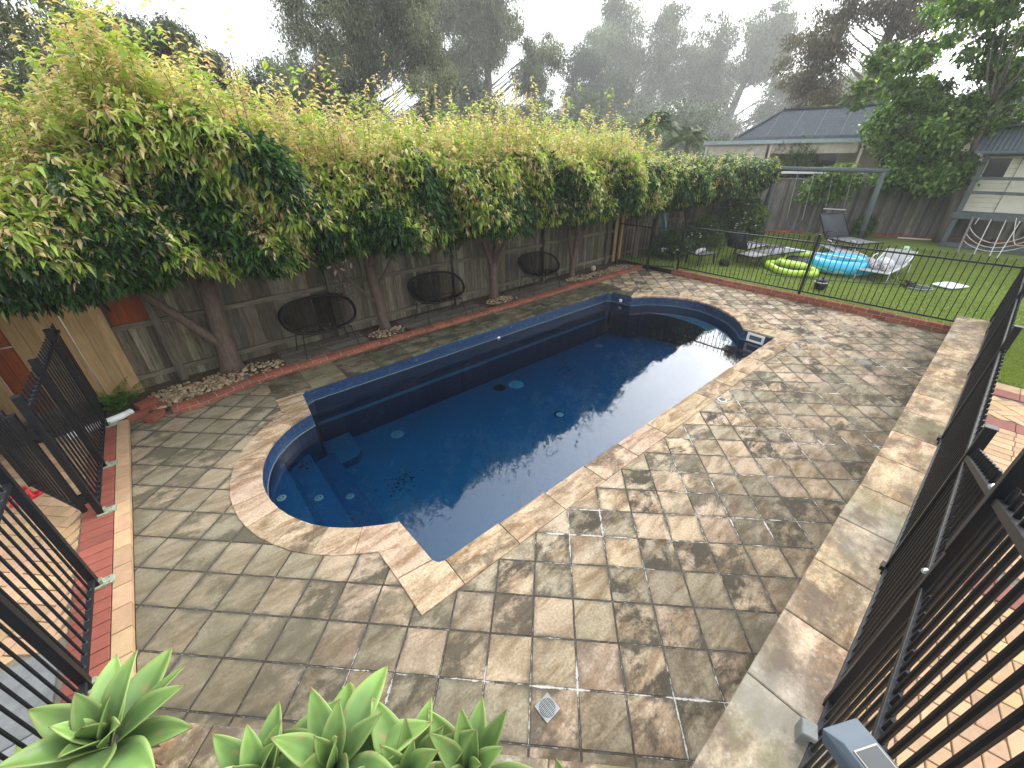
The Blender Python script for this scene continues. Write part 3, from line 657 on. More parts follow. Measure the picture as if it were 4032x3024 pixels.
# ------------------------------------------------------------------ paling fence
def paling_fence(P0, P1, z0, h, label, posts, rails, mat, name='timber_fence', rail_front=True, skip=None, tilt=.0, postw=.10):
    P0 = Vector(P0); P1 = Vector(P1); L = (P1-P0).length; u = (P1-P0)/L; nrm = Vector((u.y, -u.x))   # towards the camera when running to +x
    e = empty(name, (P0.x, P0.y, z0), label, 'fence')
    def pt(s, d, z): q = P0 + u*s + nrm*d; return (q.x, q.y, z)
    b = MB(); s = 0; k = 0
    while s < L:
        w = .100; t_ = rnd.choice((.55,.75,.9,1.0,1.1,1.35))*rnd.uniform(.9,1.1); g_ = rnd.uniform(.93,1.05); d = .0 if k % 2 else -.014; zz = z0+h+rnd.uniform(-.012,.012); l_ = rnd.uniform(-.004,.004)
        if not (skip and skip[0] < s < skip[1]):
            P_ = [pt(s,d,z0-.03), pt(s+w,d,z0-.03), pt(s+w,d+.013,z0-.03), pt(s,d+.013,z0-.03), pt(s+l_,d,zz), pt(s+w+l_,d,zz), pt(s+w+l_,d+.013,zz), pt(s+l_,d+.013,zz)]
            b.add(P_, [(0,3,2,1),(4,5,6,7),(0,1,5,4),(1,2,6,5),(2,3,7,6),(3,0,4,7)], (t_, t_*g_, t_*g_*rnd.uniform(.9,1.05)))
        s += w*.88; k += 1
    b.build('palings', mat, e)
    if rail_front:
        for z in rails:
            b = MB(); t_ = rnd.uniform(.85,1.15)
            ss = [0]+[q for q in posts if 0 < q < L]+[L]
            for a, c in zip(ss[:-1], ss[1:]):
                b.col = (rnd.uniform(.8,1.15),)*3; b.bar(pt(a,.036,z+rnd.uniform(-.01,.01)), pt(c,.036,z+rnd.uniform(-.01,.01)), .036, .075)
            b.build('rail', M['woodrail'], e)
        for q in posts:
            b = MB(); b.col = (rnd.uniform(.6,.85),)*3; b.bar(pt(q,.085,z0-.05), pt(q+rnd.uniform(-.02,.02),.085,z0+h-.08), postw, .075, up=(nrm.x,nrm.y,0)); b.build('post', M['wood'], e)
    return e, pt
F0 = (-1.0, 7.46); F1 = (19.55, 8.10)
fe, fpt = paling_fence(F0, F1, .03, 1.95, 'long weathered paling fence with three rails standing behind the hedge trunks', [.60,3.05,5.75,8.6,11.35,14.1,16.8], (.22,.99,1.68), M['wood'])
fe2, _ = paling_fence((19.62, 8.12), (27.0, -9.5), .10, 1.98, 'weathered grey paling fence across the back of the lawn', [], (), M['woodback'], rail_front=False)
b = MB(); b.bar((19.60,8.05,2.10), (26.95,-9.5,2.12), .06, .035, col=(1.3,1.3,1.3)); b.build('capping_rail', M['woodback'], fe2)
# dark stained bay, new pine boards, pale far patch
b = MB()
for k in range(4): 
    t_ = rnd.uniform(.8,1.1); b.box(-.86+k*.1, -.765+k*.1, 7.425, 7.437, 1.03, 1.9, (t_,t_,t_))
tag(b.build('stained_boards', M['orange']), 'short rust red stained boards above the rail beside the pale new boards', 'boards')
b = MB()
for k in range(3): t_ = rnd.uniform(.92,1.1); b.box(-1.26+k*.128, -1.135+k*.128, 7.28, 7.30, .06, 1.95, (t_,t_,t_))
for k in range(2): b.box(-1.26,-.88,7.302,7.33,.4+k*1.0,.47+k*1.0)
tag(b.build('new_pine_boards', M['newwood'], bevel=.002), 'three pale new pine boards standing upright by the fern', 'boards')
for o in [bpy.data.objects['new_pine_boards']]:
    pass
g2 = empty('side_gate', (-1.9, 7.4, .05), 'old side gate of pale and rust red upright boards behind the black fence', 'gate')
b = MB(); x = -1.30
k = 0
while x > -3.3:
    if -2.02 < x < -1.72: pass
    else:
        t_ = rnd.uniform(.85,1.1); b.box(x-.122, x, 7.40, 7.42, .1, 1.95, (t_,t_,t_))
    x -= .127
b.build('pale_boards', M['newwood'], g2)
b = MB()
for k in range(3): t_ = rnd.uniform(.9,1.2); b.box(-2.05+k*.12, -1.935+k*.12, 7.405, 7.43, .1, 1.95, (t_,t_,t_))
b.build('red_boards', M['orange'], g2)['label'] = 'rust red stained gate boards'
b = MB(); b.tube([(-1.98,7.39,1.02),(-1.80,7.38,1.02)], .012, 8); b.build('bolt', simple('steel_bolt', (.5,.5,.5), .3, .8), g2)
b = MB()
for k in range(4): t_ = rnd.uniform(.92,1.08); b.box(10.62+k*.105, 10.72+k*.105, 7.685, 7.70, .08, 1.85, (t_,t_*.98,t_*.9))
tag(b.build('pale_fence_patch', M['newwood']), 'patch of newer honey coloured palings in the fence before the corner of the paving', 'boards')

# ------------------------------------------------------------------ black tubular pool fence
def picket_fence(P0, P1, zb, zt, label, posts, post_top=None, ztip=None, gap=.100, name='pool_fence', r=.009, base=None, parent=None, cat='fence', ztop2=None, postw=.05, loc=None, plate=False):
    P0 = Vector(P0); P1 = Vector(P1); L = (P1-P0).length; u = (P1-P0)/L; base = zb-.06 if base is None else base
    e = empty(name, (P0.x, P0.y, base) if not loc else loc, label, cat) if not parent else parent
    def pt(s, z): q = P0+u*s; return (q.x, q.y, z)
    for nm, z in (('bottom_rail', zb), ('top_rail', zt)):
        b = MB(); b.bar(pt(0,z), pt(L,z), .036 if postw > .04 else .03, .03); b.build(nm, M['black'], e, bevel=.003)
    b = MB(); s = gap*.6; caps = MB()
    while s < L-.02:
        if all(abs(s-q) > .045 for q in posts):
            b.tube([pt(s,zb), pt(s,(ztip or zt+.09)-.012), pt(s,(ztip or zt+.09))], [r, r, r*.75], 6)
            for z in (zb+.0155, zt+.0155): b.lathe([(r+.004,0),(r+.001,.004)], n=8, col=(7,7,7)); q_ = len(b.v)-16; c_ = pt(s,z); b.v[q_:] = [(v[0]+c_[0],v[1]+c_[1],v[2]+c_[2]) for v in b.v[q_:]]
        s += gap
    b.build('pickets', M['black'], e, smooth=False)
    for q in posts:
        pb = MB(); top = post_top or zt+.12; c = pt(q, 0); w = postw/2
        pb.box(c[0]-w, c[0]+w, c[1]-w, c[1]+w, base, top); pb.box(c[0]-w-.003, c[0]+w+.003, c[1]-w-.003, c[1]+w+.003, top, top+.006)
        po = pb.build('post', M['black'], e, bevel=.003)
        if plate:
            pb = MB(); pb.box(c[0]-.03, c[0]+.11, c[1]-.045, c[1]+.045, base, base+.012)
            pb.box(c[0]+w-.005, c[0]+.045, c[1]-.02, c[1]+.02, base+.012, base+.05)
            pb.build('base_plate', simple('worn_plate', (.33,.36,.26), .7, .2, .5, 40), po)
            for dy in (-.025,.025):
                pb = MB(); pb.lathe([(.009,base+.012),(.007,base+.022)], cx=c[0]+.08, cy=c[1]+dy, n=6); pb.build('bolt', simple('zinc_bolt', (.5,.5,.5), .35, .7), po)
    return e
# left fence on the red brick course, in two runs either side of the open gate
lx = -1.28
picket_fence((lx,4.60),(lx,6.95), .14, 1.22, 'black tubular pool fence on red brick, from the open gate back to the timber fence', [.02,.89,1.9], 1.37, 1.34, base=.056, plate=True)
picket_fence((lx,1.75),(lx,3.66), .14, 1.16, 'black tubular pool fence on red brick nearest the big agave', [.97,1.89], 1.30, 1.28, base=.056, plate=True)
a_g = Vector((-.51,.97)).normalized()
gt = picket_fence((-1.36,4.62),(-1.36+a_g.x*.98,4.62+a_g.y*.98), .15, 1.16, 'black tubular pool gate swung open into the left terrace', [.02,.96], 1.22, 1.24, name='pool_gate', base=.13, cat='gate', postw=.04)
b = MB(); b.box(-1.34,-1.30,4.56,4.63,.25,.33); b.box(-1.34,-1.30,4.56,4.63,1.0,1.08); b.build('hinge', M['black'], gt)
# back fence round the lawn side
picket_fence((10.93,-0.46),(10.98,5.70), .22, 1.29, 'black tubular pool fence standing behind the brick kerb of the lawn', [.03,3.05,6.14], 1.46, 1.42, base=.12, gap=.105, r=.008)
g3 = picket_fence((10.99,5.78),(10.60,6.30), .20, 1.24, 'narrow black pool gate at the far corner of the paving', [], 1.45, 1.38, base=.10, gap=.10, r=.007, name='side_pool_gate', cat='gate', postw=.03)
picket_fence((10.55,6.37),(10.55,7.52), .20, 1.24, 'short black tubular fence panel from the far gate to the timber fence', [.0,1.12], 1.47, 1.38, base=.06, gap=.10, r=.008)
# right fence on the wall, with a raised section beside the planter
ry = -.365
def ryf(x): return -.322-.0112*x
rf = picket_fence((.35,ryf(.35)),(10.9,ryf(10.9)), .42, 1.42, 'tall black tubular pool fence along the back of the sandstone capped wall', [.45,1.62,2.85,5.15,7.45,9.7], 1.66, 1.50, base=.335, gap=.1015, r=.0095)
# raised section: taller post, sloping and level rails, and long pickets above the second rail
y_ = ryf(1.97); b = MB(); b.box(1.97-.03,1.97+.03,y_-.032,y_+.032,1.64,2.35); b.build('tall_post', M['black'], rf, bevel=.003)
def rk(x): return 1.45+(3.17-x)*.39
b = MB(); b.bar((3.17,ryf(3.17)-.002,rk(3.17)),(.3,ryf(.3)-.002,rk(.3)), .042, .032); b.build('raked_rail', M['black'], rf, bevel=.003)
b = MB(); x = 3.10
while x > .35:
    if abs(x-1.97) > .05: b.tube([(x,ryf(x),1.44),(x,ryf(x),rk(x)+.07),(x,ryf(x),rk(x)+.085)], [.0095,.0095,.007], 8)
    elif b.v: b.build('pickets', M['black'], rf); b = MB()
    x -= .1015
b.build('pickets', M['black'], rf)
for x, z in ((2.02,1.452),(2.02,rk(2.0)+.03)):
    b = MB(); b.lathe([(.014,0),(.013,.01),(.007,.014)], n=6); o = b.build('hex_bolt', simple('zinc_hex', (.6,.63,.66), .3, .6), rf, world=False); o.location = Vector((x,ryf(x)+.024,z))-Vector(rf.location); o.rotation_euler = (-1.0,0,0)
for x in (5.5,3.2):
    b = MB(); b.box(x-.035,x+.035,ryf(x)-.04,ryf(x)+.045,.40,.44); b.build('rail_clamp', M['black'], rf, bevel=.003)
# small square stone block on the cap beside the fence
b = MB(); b.prism([(-.04,-.035),(.04,-.035),(.04,.035),(-.04,.035)], 0, .11, .006); o = b.build('stone_block', M['greyslate']); o.location = (1.70,-.30,.36); o.rotation_euler[2] = .3
tag(o, 'small weathered square block on the wall cap at the foot of the black fence', 'block')

# solar light bracketed to the tall end post
sl_ = empty('solar_light', (.755,-.262,1.86), 'blue grey solar light with a sloping panel, fixed to the near end of the fence', 'light', rz=math.atan2(-.043,.08))
slm = simple('blue_grey_plastic', (.075,.10,.13), .5, 0, .12, 20)
b = MB(); w = .046
b.add([(-w,.09,.0),(w,.09,.0),(w,-.09,.0),(-w,-.09,.0),(-w,.105,.034),(w,.105,.034),(-w*.78,.070,.052),(w*.78,.070,.052),(w*.78,-.085,.062),(-w*.78,-.085,.062),(-w,-.10,.034),(w,-.10,.034)],
      [(0,1,2,3),(1,0,4,5),(4,6,7,5),(6,9,8,7),(0,3,10,4),(4,10,9,6),(2,1,5,11),(5,7,8,11),(3,2,11,10),(10,11,8,9)])
b.build('housing', slm, sl_, world=False, bevel=.002)
b = MB(); b.bar((0,.055,.0548),(0,-.075,.0632), .058, .002); b.build('panel_frame', simple('panel_edge', (.45,.40,.30), .5), sl_, world=False)
b = MB()
for a0,a1 in ((.052,-.007),(-.011,-.072)): b.bar((0,a0,.0557+(.055-a0)*.0645),(0,a1,.0557+(.055-a1)*.0645), .053, .002)
b.build('solar_cells', M['glass'], sl_, world=False)
b = MB()
for k in range(6): b.bar((-.024+k*.0085,-.009,.0612),(-.0195+k*.0085,-.009,.0612), .0016, .0012)
b.build('cell_contacts', simple('contact_gold', (.75,.62,.35), .4), sl_, world=False)
b = MB(); b.box(-.02,.02,-.125,-.09,-.01,.045); b.tube([(0,-.10,.0),(.01,-.115,-.20),(.01,-.115,-.44)],.012,6); b.build('bracket', slm, sl_, world=False)

# ------------------------------------------------------------------ foliage
def leaves(name, P, D, L, Wd, C, mat, parent, droop=.3, fold=.18, up=None):
    n = len(P); D = D/np.linalg.norm(D, axis=1, keepdims=True)
    if up is None: up = np.tile([0,0,1.0], (n,1)) + rg.normal(0,.45,(n,3))
    S = np.cross(D, up); S /= (np.linalg.norm(S, axis=1, keepdims=True)+1e-9); Nn = np.cross(S, D)
    L = L[:,None]; Wd = Wd[:,None]
    V = np.empty((n,5,3)); dz = np.zeros((n,3)); dz[:,2] = 1
    V[:,0] = P; V[:,1] = P + D*L*.5 - Nn*Wd*fold*0 + Nn*0
    V[:,1] = P + D*L*.5 - Nn*Wd*fold
    V[:,2] = P + D*L*.42 + S*Wd*.5 + Nn*Wd*fold; V[:,3] = P + D*L*.42 - S*Wd*.5 + Nn*Wd*fold
    V[:,4] = P + D*L - dz*L*droop
    T = np.array([(0,2,1),(1,2,4),(0,1,3),(1,4,3)]); T = (np.arange(n)[:,None,None]*5 + T[None]).reshape(-1,3)
    return tri_mesh(name, V.reshape(-1,3), T, np.repeat(C, 5, 0), mat, parent)
def unit(a): return a/(np.linalg.norm(a, axis=-1, keepdims=True)+1e-9)
def shoots(O, V, k, ll, lw, spread=.75, length=.18, down=.35):
    """k leaves along every shoot; returns arrays"""
    n = len(O); V = unit(V); t_ = (np.arange(k)+.5)/k
    P = O[:,None,:] + V[:,None,:]*(t_[None,:,None]*length if np.isscalar(length) else t_[None,:,None]*length[:,None,None])
    R_ = unit(rg.normal(0,1,(n,k,3))); R_ = unit(R_ - V[:,None,:]*(R_*V[:,None,:]).sum(-1,keepdims=True))
    D = V[:,None,:]*.55 + R_*spread; D[...,2] -= down
    L = rg.uniform(.75,1.15,(n,k))*ll; W_ = L*lw
    return P.reshape(-1,3), D.reshape(-1,3), L.ravel(), W_.ravel()
C_DARK = np.array([.019,.052,.017]); C_MID = np.array([.05,.13,.025]); C_NEW = np.array([.34,.45,.085]); C_YEL = np.array([.70,.62,.30]); C_BRZ = np.array([.60,.44,.25])
def hedge_color(kind, n):
    C = np.empty((n,3))
    base = {0:C_DARK,1:C_MID,2:C_NEW,3:C_YEL,4:C_BRZ}
    for k_, c in base.items(): C[kind==k_] = c
    return C*rg.uniform(.7,1.25,(n,1))*rg.uniform(.93,1.07,(n,3))
def limb(bm, a, c, r0, r1, n=7, sides=8, wob=.05, sag=0.0):
    a = Vector(a); c = Vector(c); pts = []; rs = []; L = (c-a).length
    o = Vector((rnd.uniform(-1,1), rnd.uniform(-1,1), rnd.uniform(-.4,.4)))*wob*L
    for i in range(n):
        t_ = i/(n-1); pts.append(a.lerp(c, t_) + o*math.sin(t_*math.pi) + Vector((0,0,sag*L*math.sin(t_*math.pi))) + Vector((rnd.uniform(-1,1),rnd.uniform(-1,1),0))*wob*L*.12)
        rs.append(r0+(r1-r0)*t_)
    bm.tube(pts, rs, sides); return pts
def hedge_tree(i, bx, by, x0, x1, y0, y1, zb, zt, lab, whips, leafn, newness, tr, forks, ll=.085, whip_h=.55):
    ll *= 1.12; leafn = int(leafn*1.6)
    e = empty('hedge_tree', (bx, by, .05), lab, 'tree', 'row of hedge trees along the timber fence')
    b = MB(); top = Vector((bx+tr[0], by+tr[1], .05+tr[2])); r = tr[3]
    m1 = Vector((bx,by,.03)); pts = [m1, m1+Vector((tr[0]*.15,tr[1]*.1,tr[2]*.12)), m1+Vector((tr[0]*.45,tr[1]*.4,tr[2]*.45)), m1+Vector((tr[0]*.75,tr[1]*.8,tr[2]*.75)), top]
    b.tube(pts, [r*1.45, r*1.08, r*.95, r*.9, r*.85], 12)
    for (fx, fy, fz, fr, s0) in forks:
        st = m1.lerp(top, s0); limb(b, st, (bx+fx, by+fy, fz), fr, fr*.6, 8, 8, .04)
    for k in range(5): limb(b, top, (rnd.uniform(x0+.3,x1-.3), rnd.uniform(y0+.3,y1-.3), zb+.5+rnd.random()*(zt-zb)*.4), r*.4, .015, 6, 6, .06)
    b.build('trunk', M['bark'], e, smooth=True)
    # crown: shoots over the clipped body plus looser new growth above
    def ZT(x): return np.interp(x, [-4.2,-2.6,-.85,.10,.8,1.5,2.3,3.0,4.2,5.6,6.9,8.3,9.2,10,13,19], [2.8,2.85,2.95,3.78,3.60,3.30,3.12,3.34,3.05,3.36,3.02,3.30,3.05,2.90,2.86,2.84])
    def bulge(x, z): return .14*np.sin(x*3.1+i)+.10*np.sin(z*4.2+x*2.0+i*2)+.07*np.sin(x*7.3+z*5.1)
    nf = int(leafn*.44/7)
    x = rg.uniform(x0-.12, x1+.12, nf); zt = ZT(x); z = zb + (zt-.22-zb)*rg.random(nf)**.95
    zlow = zb + .16*np.sin(x*2.6+i*1.3) + .07*np.sin(x*6.1); z = np.maximum(z, zlow+.0)
    yf = y0 + bulge(x, z) + .38*np.clip((zb+.35-z)/.35,0,1)**1.5 + .22*np.clip((z-(zt-.55))/.55,0,1)
    dep = rg.exponential(.07, nf); O1 = np.c_[x, yf+dep, z]
    V1 = np.c_[rg.normal(0,.5,nf), -np.ones(nf), rg.normal(.05,.45,nf)]
    nz_ = (z-zb)/(zt-zb)
    clump = np.sin(x*2.9+i*.7)*np.sin(z*4.3+x) + .6*np.sin(x*6.7+z*3)
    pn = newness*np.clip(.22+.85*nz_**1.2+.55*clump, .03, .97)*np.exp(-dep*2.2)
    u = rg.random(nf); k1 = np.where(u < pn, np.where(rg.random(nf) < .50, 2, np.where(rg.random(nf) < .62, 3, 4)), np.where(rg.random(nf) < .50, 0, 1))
    nt2 = int(leafn*.38/7)
    x = rg.uniform(x0-.1, x1+.1, nt2); y = rg.uniform(y0+.1, y1, nt2); zt = ZT(x); z = zt-.22+bulge(x,y)*.8+rg.gamma(1.3,.16,nt2)*(1 if newness > .7 else .3) - .1
    O2 = np.c_[x,y,z]; V2 = np.c_[rg.normal(0,.35,nt2), rg.normal(-.1,.35,nt2), np.ones(nt2)]
    u = rg.random(nt2); k2 = np.where(u < newness*1.0, np.where(rg.random(nt2) < .32, 2, np.where(rg.random(nt2) < .74, 3, 4)), 1)
    ns_ = int(leafn*.18/7); x = rg.uniform(x0, x1, ns_); z = zb+.05+(ZT(x)-.25-zb)*rg.random(ns_); y = np.where(rg.random(ns_) < .45, y1-rg.exponential(.06,ns_), rg.uniform(y0+.15,y1,ns_))
    und = rg.random(ns_) < .45; z = np.where(und, zb+.12*np.sin(x*2.6+i)+rg.uniform(0,.18,ns_), z)
    O3 = np.c_[x,y,z]; V3 = np.c_[rg.normal(0,.6,ns_), rg.normal(0,.6,ns_), rg.normal(-.2,.5,ns_)]
    k3 = np.where(rg.random(ns_) < .65, 0, 1)
    O = np.r_[O1,O2,O3]; V = np.r_[V1,V2,V3]; K_ = np.r_[k1,k2,k3]
    P, D, L, Wd = shoots(O, V, 7, ll, .40, .75, .15, .42)
    kk = np.repeat(K_, 7); L = np.where(kk >= 3, L*.78, L); Wd = np.where(kk >= 3, Wd*.75, Wd)
    Cc = hedge_color(kk, len(kk))
    # whips: long upright shoots of new growth
    if whips:
        wx = rg.uniform(x0+.05, x1-.05, whips); wy = rg.uniform(y0+.15, y1-.4, whips); wl = rg.uniform(.35,1.0,whips)*whip_h*(.55+.9*rg.random(whips)**2)
        O4 = np.c_[wx, wy, ZT(wx)-.25]; V4 = np.c_[rg.normal(-.08,.20,whips), rg.normal(-.05,.18,whips), np.ones(whips)]
        P4, D4, L4, W4 = shoots(O4, V4, 20, ll*.86, .38, .72, wl+.15, .30)
        k4 = np.repeat(np.where(rg.random(whips) < .3, 2, np.where(rg.random(whips) < .72, 3, 4)), 20)
        P = np.r_[P,P4]; D = np.r_[D,D4]; L = np.r_[L,L4]; Wd = np.r_[Wd,W4]; Cc = np.r_[Cc, hedge_color(k4, len(k4))]
        b = MB(); Vn = unit(V4)
        for q in range(whips):
            a = Vector(O4[q]); c = a+Vector(Vn[q])*float(wl[q]+.13); b.tube([a, c], [.005,.002], 4, cap=False)
        b.build('shoots', simple('green_twig', (.16,.10,.05), .7), e)
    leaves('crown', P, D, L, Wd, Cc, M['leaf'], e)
    # inner mass of old dark leaves
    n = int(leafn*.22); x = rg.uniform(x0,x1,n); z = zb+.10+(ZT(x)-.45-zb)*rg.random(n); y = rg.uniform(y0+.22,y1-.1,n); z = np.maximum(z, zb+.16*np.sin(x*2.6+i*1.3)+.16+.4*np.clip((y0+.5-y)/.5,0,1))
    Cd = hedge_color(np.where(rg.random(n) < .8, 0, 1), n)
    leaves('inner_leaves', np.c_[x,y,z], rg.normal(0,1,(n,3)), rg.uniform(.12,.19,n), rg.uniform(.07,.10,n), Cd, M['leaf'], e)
    return e
hedge_tree(0,-2.6,7.2,-4.2,-1.25,6.15,8.6,1.70,3.15,'leftmost hedge tree, at the edge of the photograph behind the open black gate',26,15000,.85,(.1,-.1,1.5,.11),[(-.6,-.3,2.2,.06,.7)],.09,.4)
hedge_tree(1,.22,7.22,-1.3,1.35,5.85,8.6,1.74,3.72,'tallest and fullest hedge tree, its thick leaning trunk beside the large patch of pebbles',230,34000,1.0,(.10,.0,1.45,.13),[(-.85,-.05,1.75,.075,.28),(-.3,.1,2.2,.06,.8),(.45,-.3,2.2,.06,.95)],.098,.75)
hedge_tree(2,2.84,7.22,1.35,4.15,5.75,8.5,1.74,3.22,'hedge tree growing between the left and middle black wire seats',130,24000,1.0,(-.10,.0,1.25,.095),[(-.80,.0,1.55,.035,.40),(.62,.05,1.7,.03,.62),(-.12,-.1,2.2,.06,.9)],.090,.8)
hedge_tree(3,5.62,7.30,4.15,6.95,5.78,8.4,1.74,3.20,'hedge tree growing between the middle and right black wire seats',120,22000,1.0,(-.02,.0,.85,.10),[(-.42,.0,1.9,.06,.88),(.18,.05,1.95,.055,.9),(.55,.0,1.9,.038,.6)],.09,.8)
hedge_tree(4,8.38,7.34,6.95,9.75,5.85,8.4,1.74,3.12,'hedge tree to the right of the last black wire seat, forking into a narrow V',110,19000,1.0,(.0,.0,.55,.085),[(-.28,.0,1.9,.06,.85),(.32,.0,1.9,.055,.85)],.088,.75)
hedge_tree(5,11.45,7.45,9.75,12.9,6.05,8.5,1.70,2.98,'dark clipped hedge tree standing beyond the far pool gate and blue plank',16,15000,.62,(.05,.0,1.0,.08),[(-.4,0,1.9,.05,.9),(.35,0,1.95,.05,.9)],.088,.3)
hedge_tree(6,14.4,7.5,12.9,15.8,6.2,8.6,1.75,2.92,'dark clipped hedge tree over the small dark footstool and loungers',0,12000,.42,(.0,.0,.9,.07),[(-.3,0,1.9,.05,.9),(.4,0,1.9,.05,.9)],.09,.3)
hedge_tree(7,17.1,7.55,15.8,18.6,6.35,8.6,1.80,2.90,'last dark clipped hedge tree, at the lawn end near the swing frame',0,10000,.35,(.25,-.1,1.3,.10),[(.5,-.1,2.1,.08,.9),(-.4,0,2.1,.05,.8)],.095,.3)

# generic big trees built from limbs and leaf clumps
def big_tree(name, lab, base, clumps, H, tr, leafn, ll, lw, cols, mat, trunk_top, r0, down=.5, flat=.6, group=None, lean=(0,0), nl=None, bark=None, cr=None, k=1.0):
    if k != 1: base = (base[0]*k, base[1]*k, 0); trunk_top = (trunk_top[0]*k, trunk_top[1]*k, 3+(trunk_top[2]-3)*k); r0 *= k; ll *= k*.9; clumps = [((c[0]*k,c[1]*k,3+(c[2]-3)*k),(r_[0]*k,r_[1]*k,r_[2]*k),n) for c,r_,n in clumps]
    flat = max(flat, .95) if mat is M['gumleaf'] else flat
    """clumps: (centre, radii) of envelope; random sub clumps fill it"""
    e = empty(name, base, lab, 'tree', group); b = MB(); B0 = Vector(base)
    T = Vector(trunk_top); mid = B0.lerp(T, .5)+Vector((lean[0],lean[1],0)); b.tube([B0, B0.lerp(mid,.5)+Vector((lean[0]*.2,0,0)), mid, mid.lerp(T,.5), T], [r0*1.3, r0, r0*.85, r0*.7, r0*.55], 8)
    subs = []
    for (cx,cy,cz), (rx,ry_,rz), n in clumps:
        for k in range(int(n*(1.9 if mat is M['gumleaf'] else 1.9))):
            v = Vector((rnd.gauss(0,1), rnd.gauss(0,1), rnd.gauss(0,1))).normalized()*(rnd.random()**.45)
            s = cr*rnd.uniform(.5,1.4) if cr else min(rx,rz)*rnd.uniform(.12,.34)
            subs.append((Vector((cx+v.x*rx, cy+v.y*ry_, cz+v.z*rz)), s))
    for q, (c, s) in enumerate(subs):
        if nl is None or q < nl:
            st = B0.lerp(T, rnd.uniform(.55,1.0)) if rnd.random() < .6 else mid.lerp(T, rnd.uniform(.4,1))
            j = rnd.choice(subs)[0] if rnd.random() < .35 else None
            if rnd.random() < (.62 if mat is M['gumleaf'] else .22): st = T.lerp(B0, min(.8, max(0.0, (T.z-c.z+.7*math.hypot(c.x-T.x,c.y-T.y))/max(1,T.z)))); (mat is M['gumleaf'] or c.z > 3.0) and limb(b, st, c, r0*.12, r0*.03, 7, 5, .10, -.03)
    b.build('trunk', bark or M['gumbark'], e, smooth=True)
    tot = sum(s**2 for c, s in subs); Ps = []; Cs = []
    for c, s in subs:
        n = int(leafn*s*s/tot)+4; v = rg.normal(0,1,(n,3)); v = unit(v)*(rg.random((n,1))**.5)*rg.choice([1,1,1,1.6],(n,1))
        Ps.append(np.array(c)+v*np.array([s*1.25,s*1.25,s*flat])); tone = rg.uniform(.5,1.45)
        ci = rg.random(n)[:,None]; col = np.array(cols[0])*(1-ci)+np.array(cols[1])*ci
        if len(cols) > 2: w = (rg.random((n,1)) < .18); col = np.where(w, np.array(cols[2]), col)
        Cs.append(col*tone)
    P = np.concatenate(Ps); Cc = np.concatenate(Cs)*rg.uniform(.75,1.25,(len(P),1)); n = len(P)
    D = rg.normal(0,1,(n,3)); D[:,2] -= down
    leaves('crown', P, D, rg.uniform(.7,1.3,n)*ll, rg.uniform(.7,1.3,n)*ll*lw, Cc, mat, e)
    return e
GUM = [(.12,.15,.085),(.24,.27,.15)]
GY = 'gum trees behind the hedge'
big_tree('gum_tree','dark gum tree at the top left corner, its branches crossing the sky',(-2.2,17.8,0),[((-1.3,16.9,5.4),(1.9,1.5,1.9),16),((-3.2,16.5,6.5),(2,1.5,2),10)],8,None,16000,.16,.34,GUM,M['gumleaf'],(-1.6,17.2,5.5),.2,group=GY)
big_tree('gum_tree','broad dark gum tree behind the tallest hedge tree, left of the open sky',(2.0,20.4,0),[((1.5,20,5.6),(2.4,1.6,1.35),40),((3.2,19.8,5.0),(1.2,1.2,.9),12),((.0,20,4.6),(1.6,1.2,1.2),16)],8,None,46000,.16,.34,[(.085,.11,.065),(.16,.19,.11)],M['gumleaf'],(1.8,20.2,4.6),.25,group=GY)
big_tree('gum_tree','small rounded dark tree below the gap of open sky',(6.0,23.4,0),[((5.7,23.3,4.6),(1.9,1.4,1.9),34)],6,None,18000,.17,.36,[(.085,.115,.07),(.16,.185,.11)],M['gumleaf'],(6,23.4,4.2),.18,group=GY)
big_tree('gum_tree','large spreading gum tree with visible forked limbs, just right of the open sky',(9.6,22.4,0),[((8.7,22.8,7.3),(2.0,2.0,3.2),36),((11.0,21.6,8.4),(2.3,2.0,2.8),36),((7.4,23.2,5.6),(1.5,1.5,1.9),20),((12.4,20.8,6.0),(1.5,1.5,2.0),18)],12,None,105000,.16,.32,GUM+[(.10,.09,.04)],M['gumleaf'],(9.9,22,6.2),.33,k=1.3,group=GY,lean=(.2,0))
big_tree('gum_tree','tall leafy gum tree in the middle, behind the gap between two hedge crowns',(17.4,22.4,0),[((16.6,22.2,9.5),(2.4,2,3.2),38),((19.3,20.6,7.0),(1.6,1.6,2.4),22),((15.2,22.5,6.0),(1.9,1.8,2.6),26)],14,None,95000,.18,.32,GUM,M['gumleaf'],(17.0,22,7.5),.34,k=2.1,group=GY)
big_tree('gum_tree','round topped green tree in front of the palest misty gum',(24.6,21.2,0),[((24.4,20.8,5.6),(2.6,2.2,3.1),44)],8,None,46000,.21,.36,[(.04,.06,.03),(.075,.095,.045)],M['gumleaf'],(24.4,21,5.2),.3,k=2.8,group=GY)
big_tree('gum_tree','pale misty gum tree rising above the round topped tree',(32.6,23.8,0),[((31.0,24.6,10.2),(2.6,2.2,3.0),34),((34.2,22.0,9.6),(2.2,2,3.0),30),((32.4,23.4,6.0),(3.4,2.6,3.0),30),((36.4,19.6,9.4),(2.0,2,2.6),20)],14,None,80000,.24,.32,GUM,M['gumleaf'],(32.6,23.4,8.4),.42,k=3.1,group=GY)
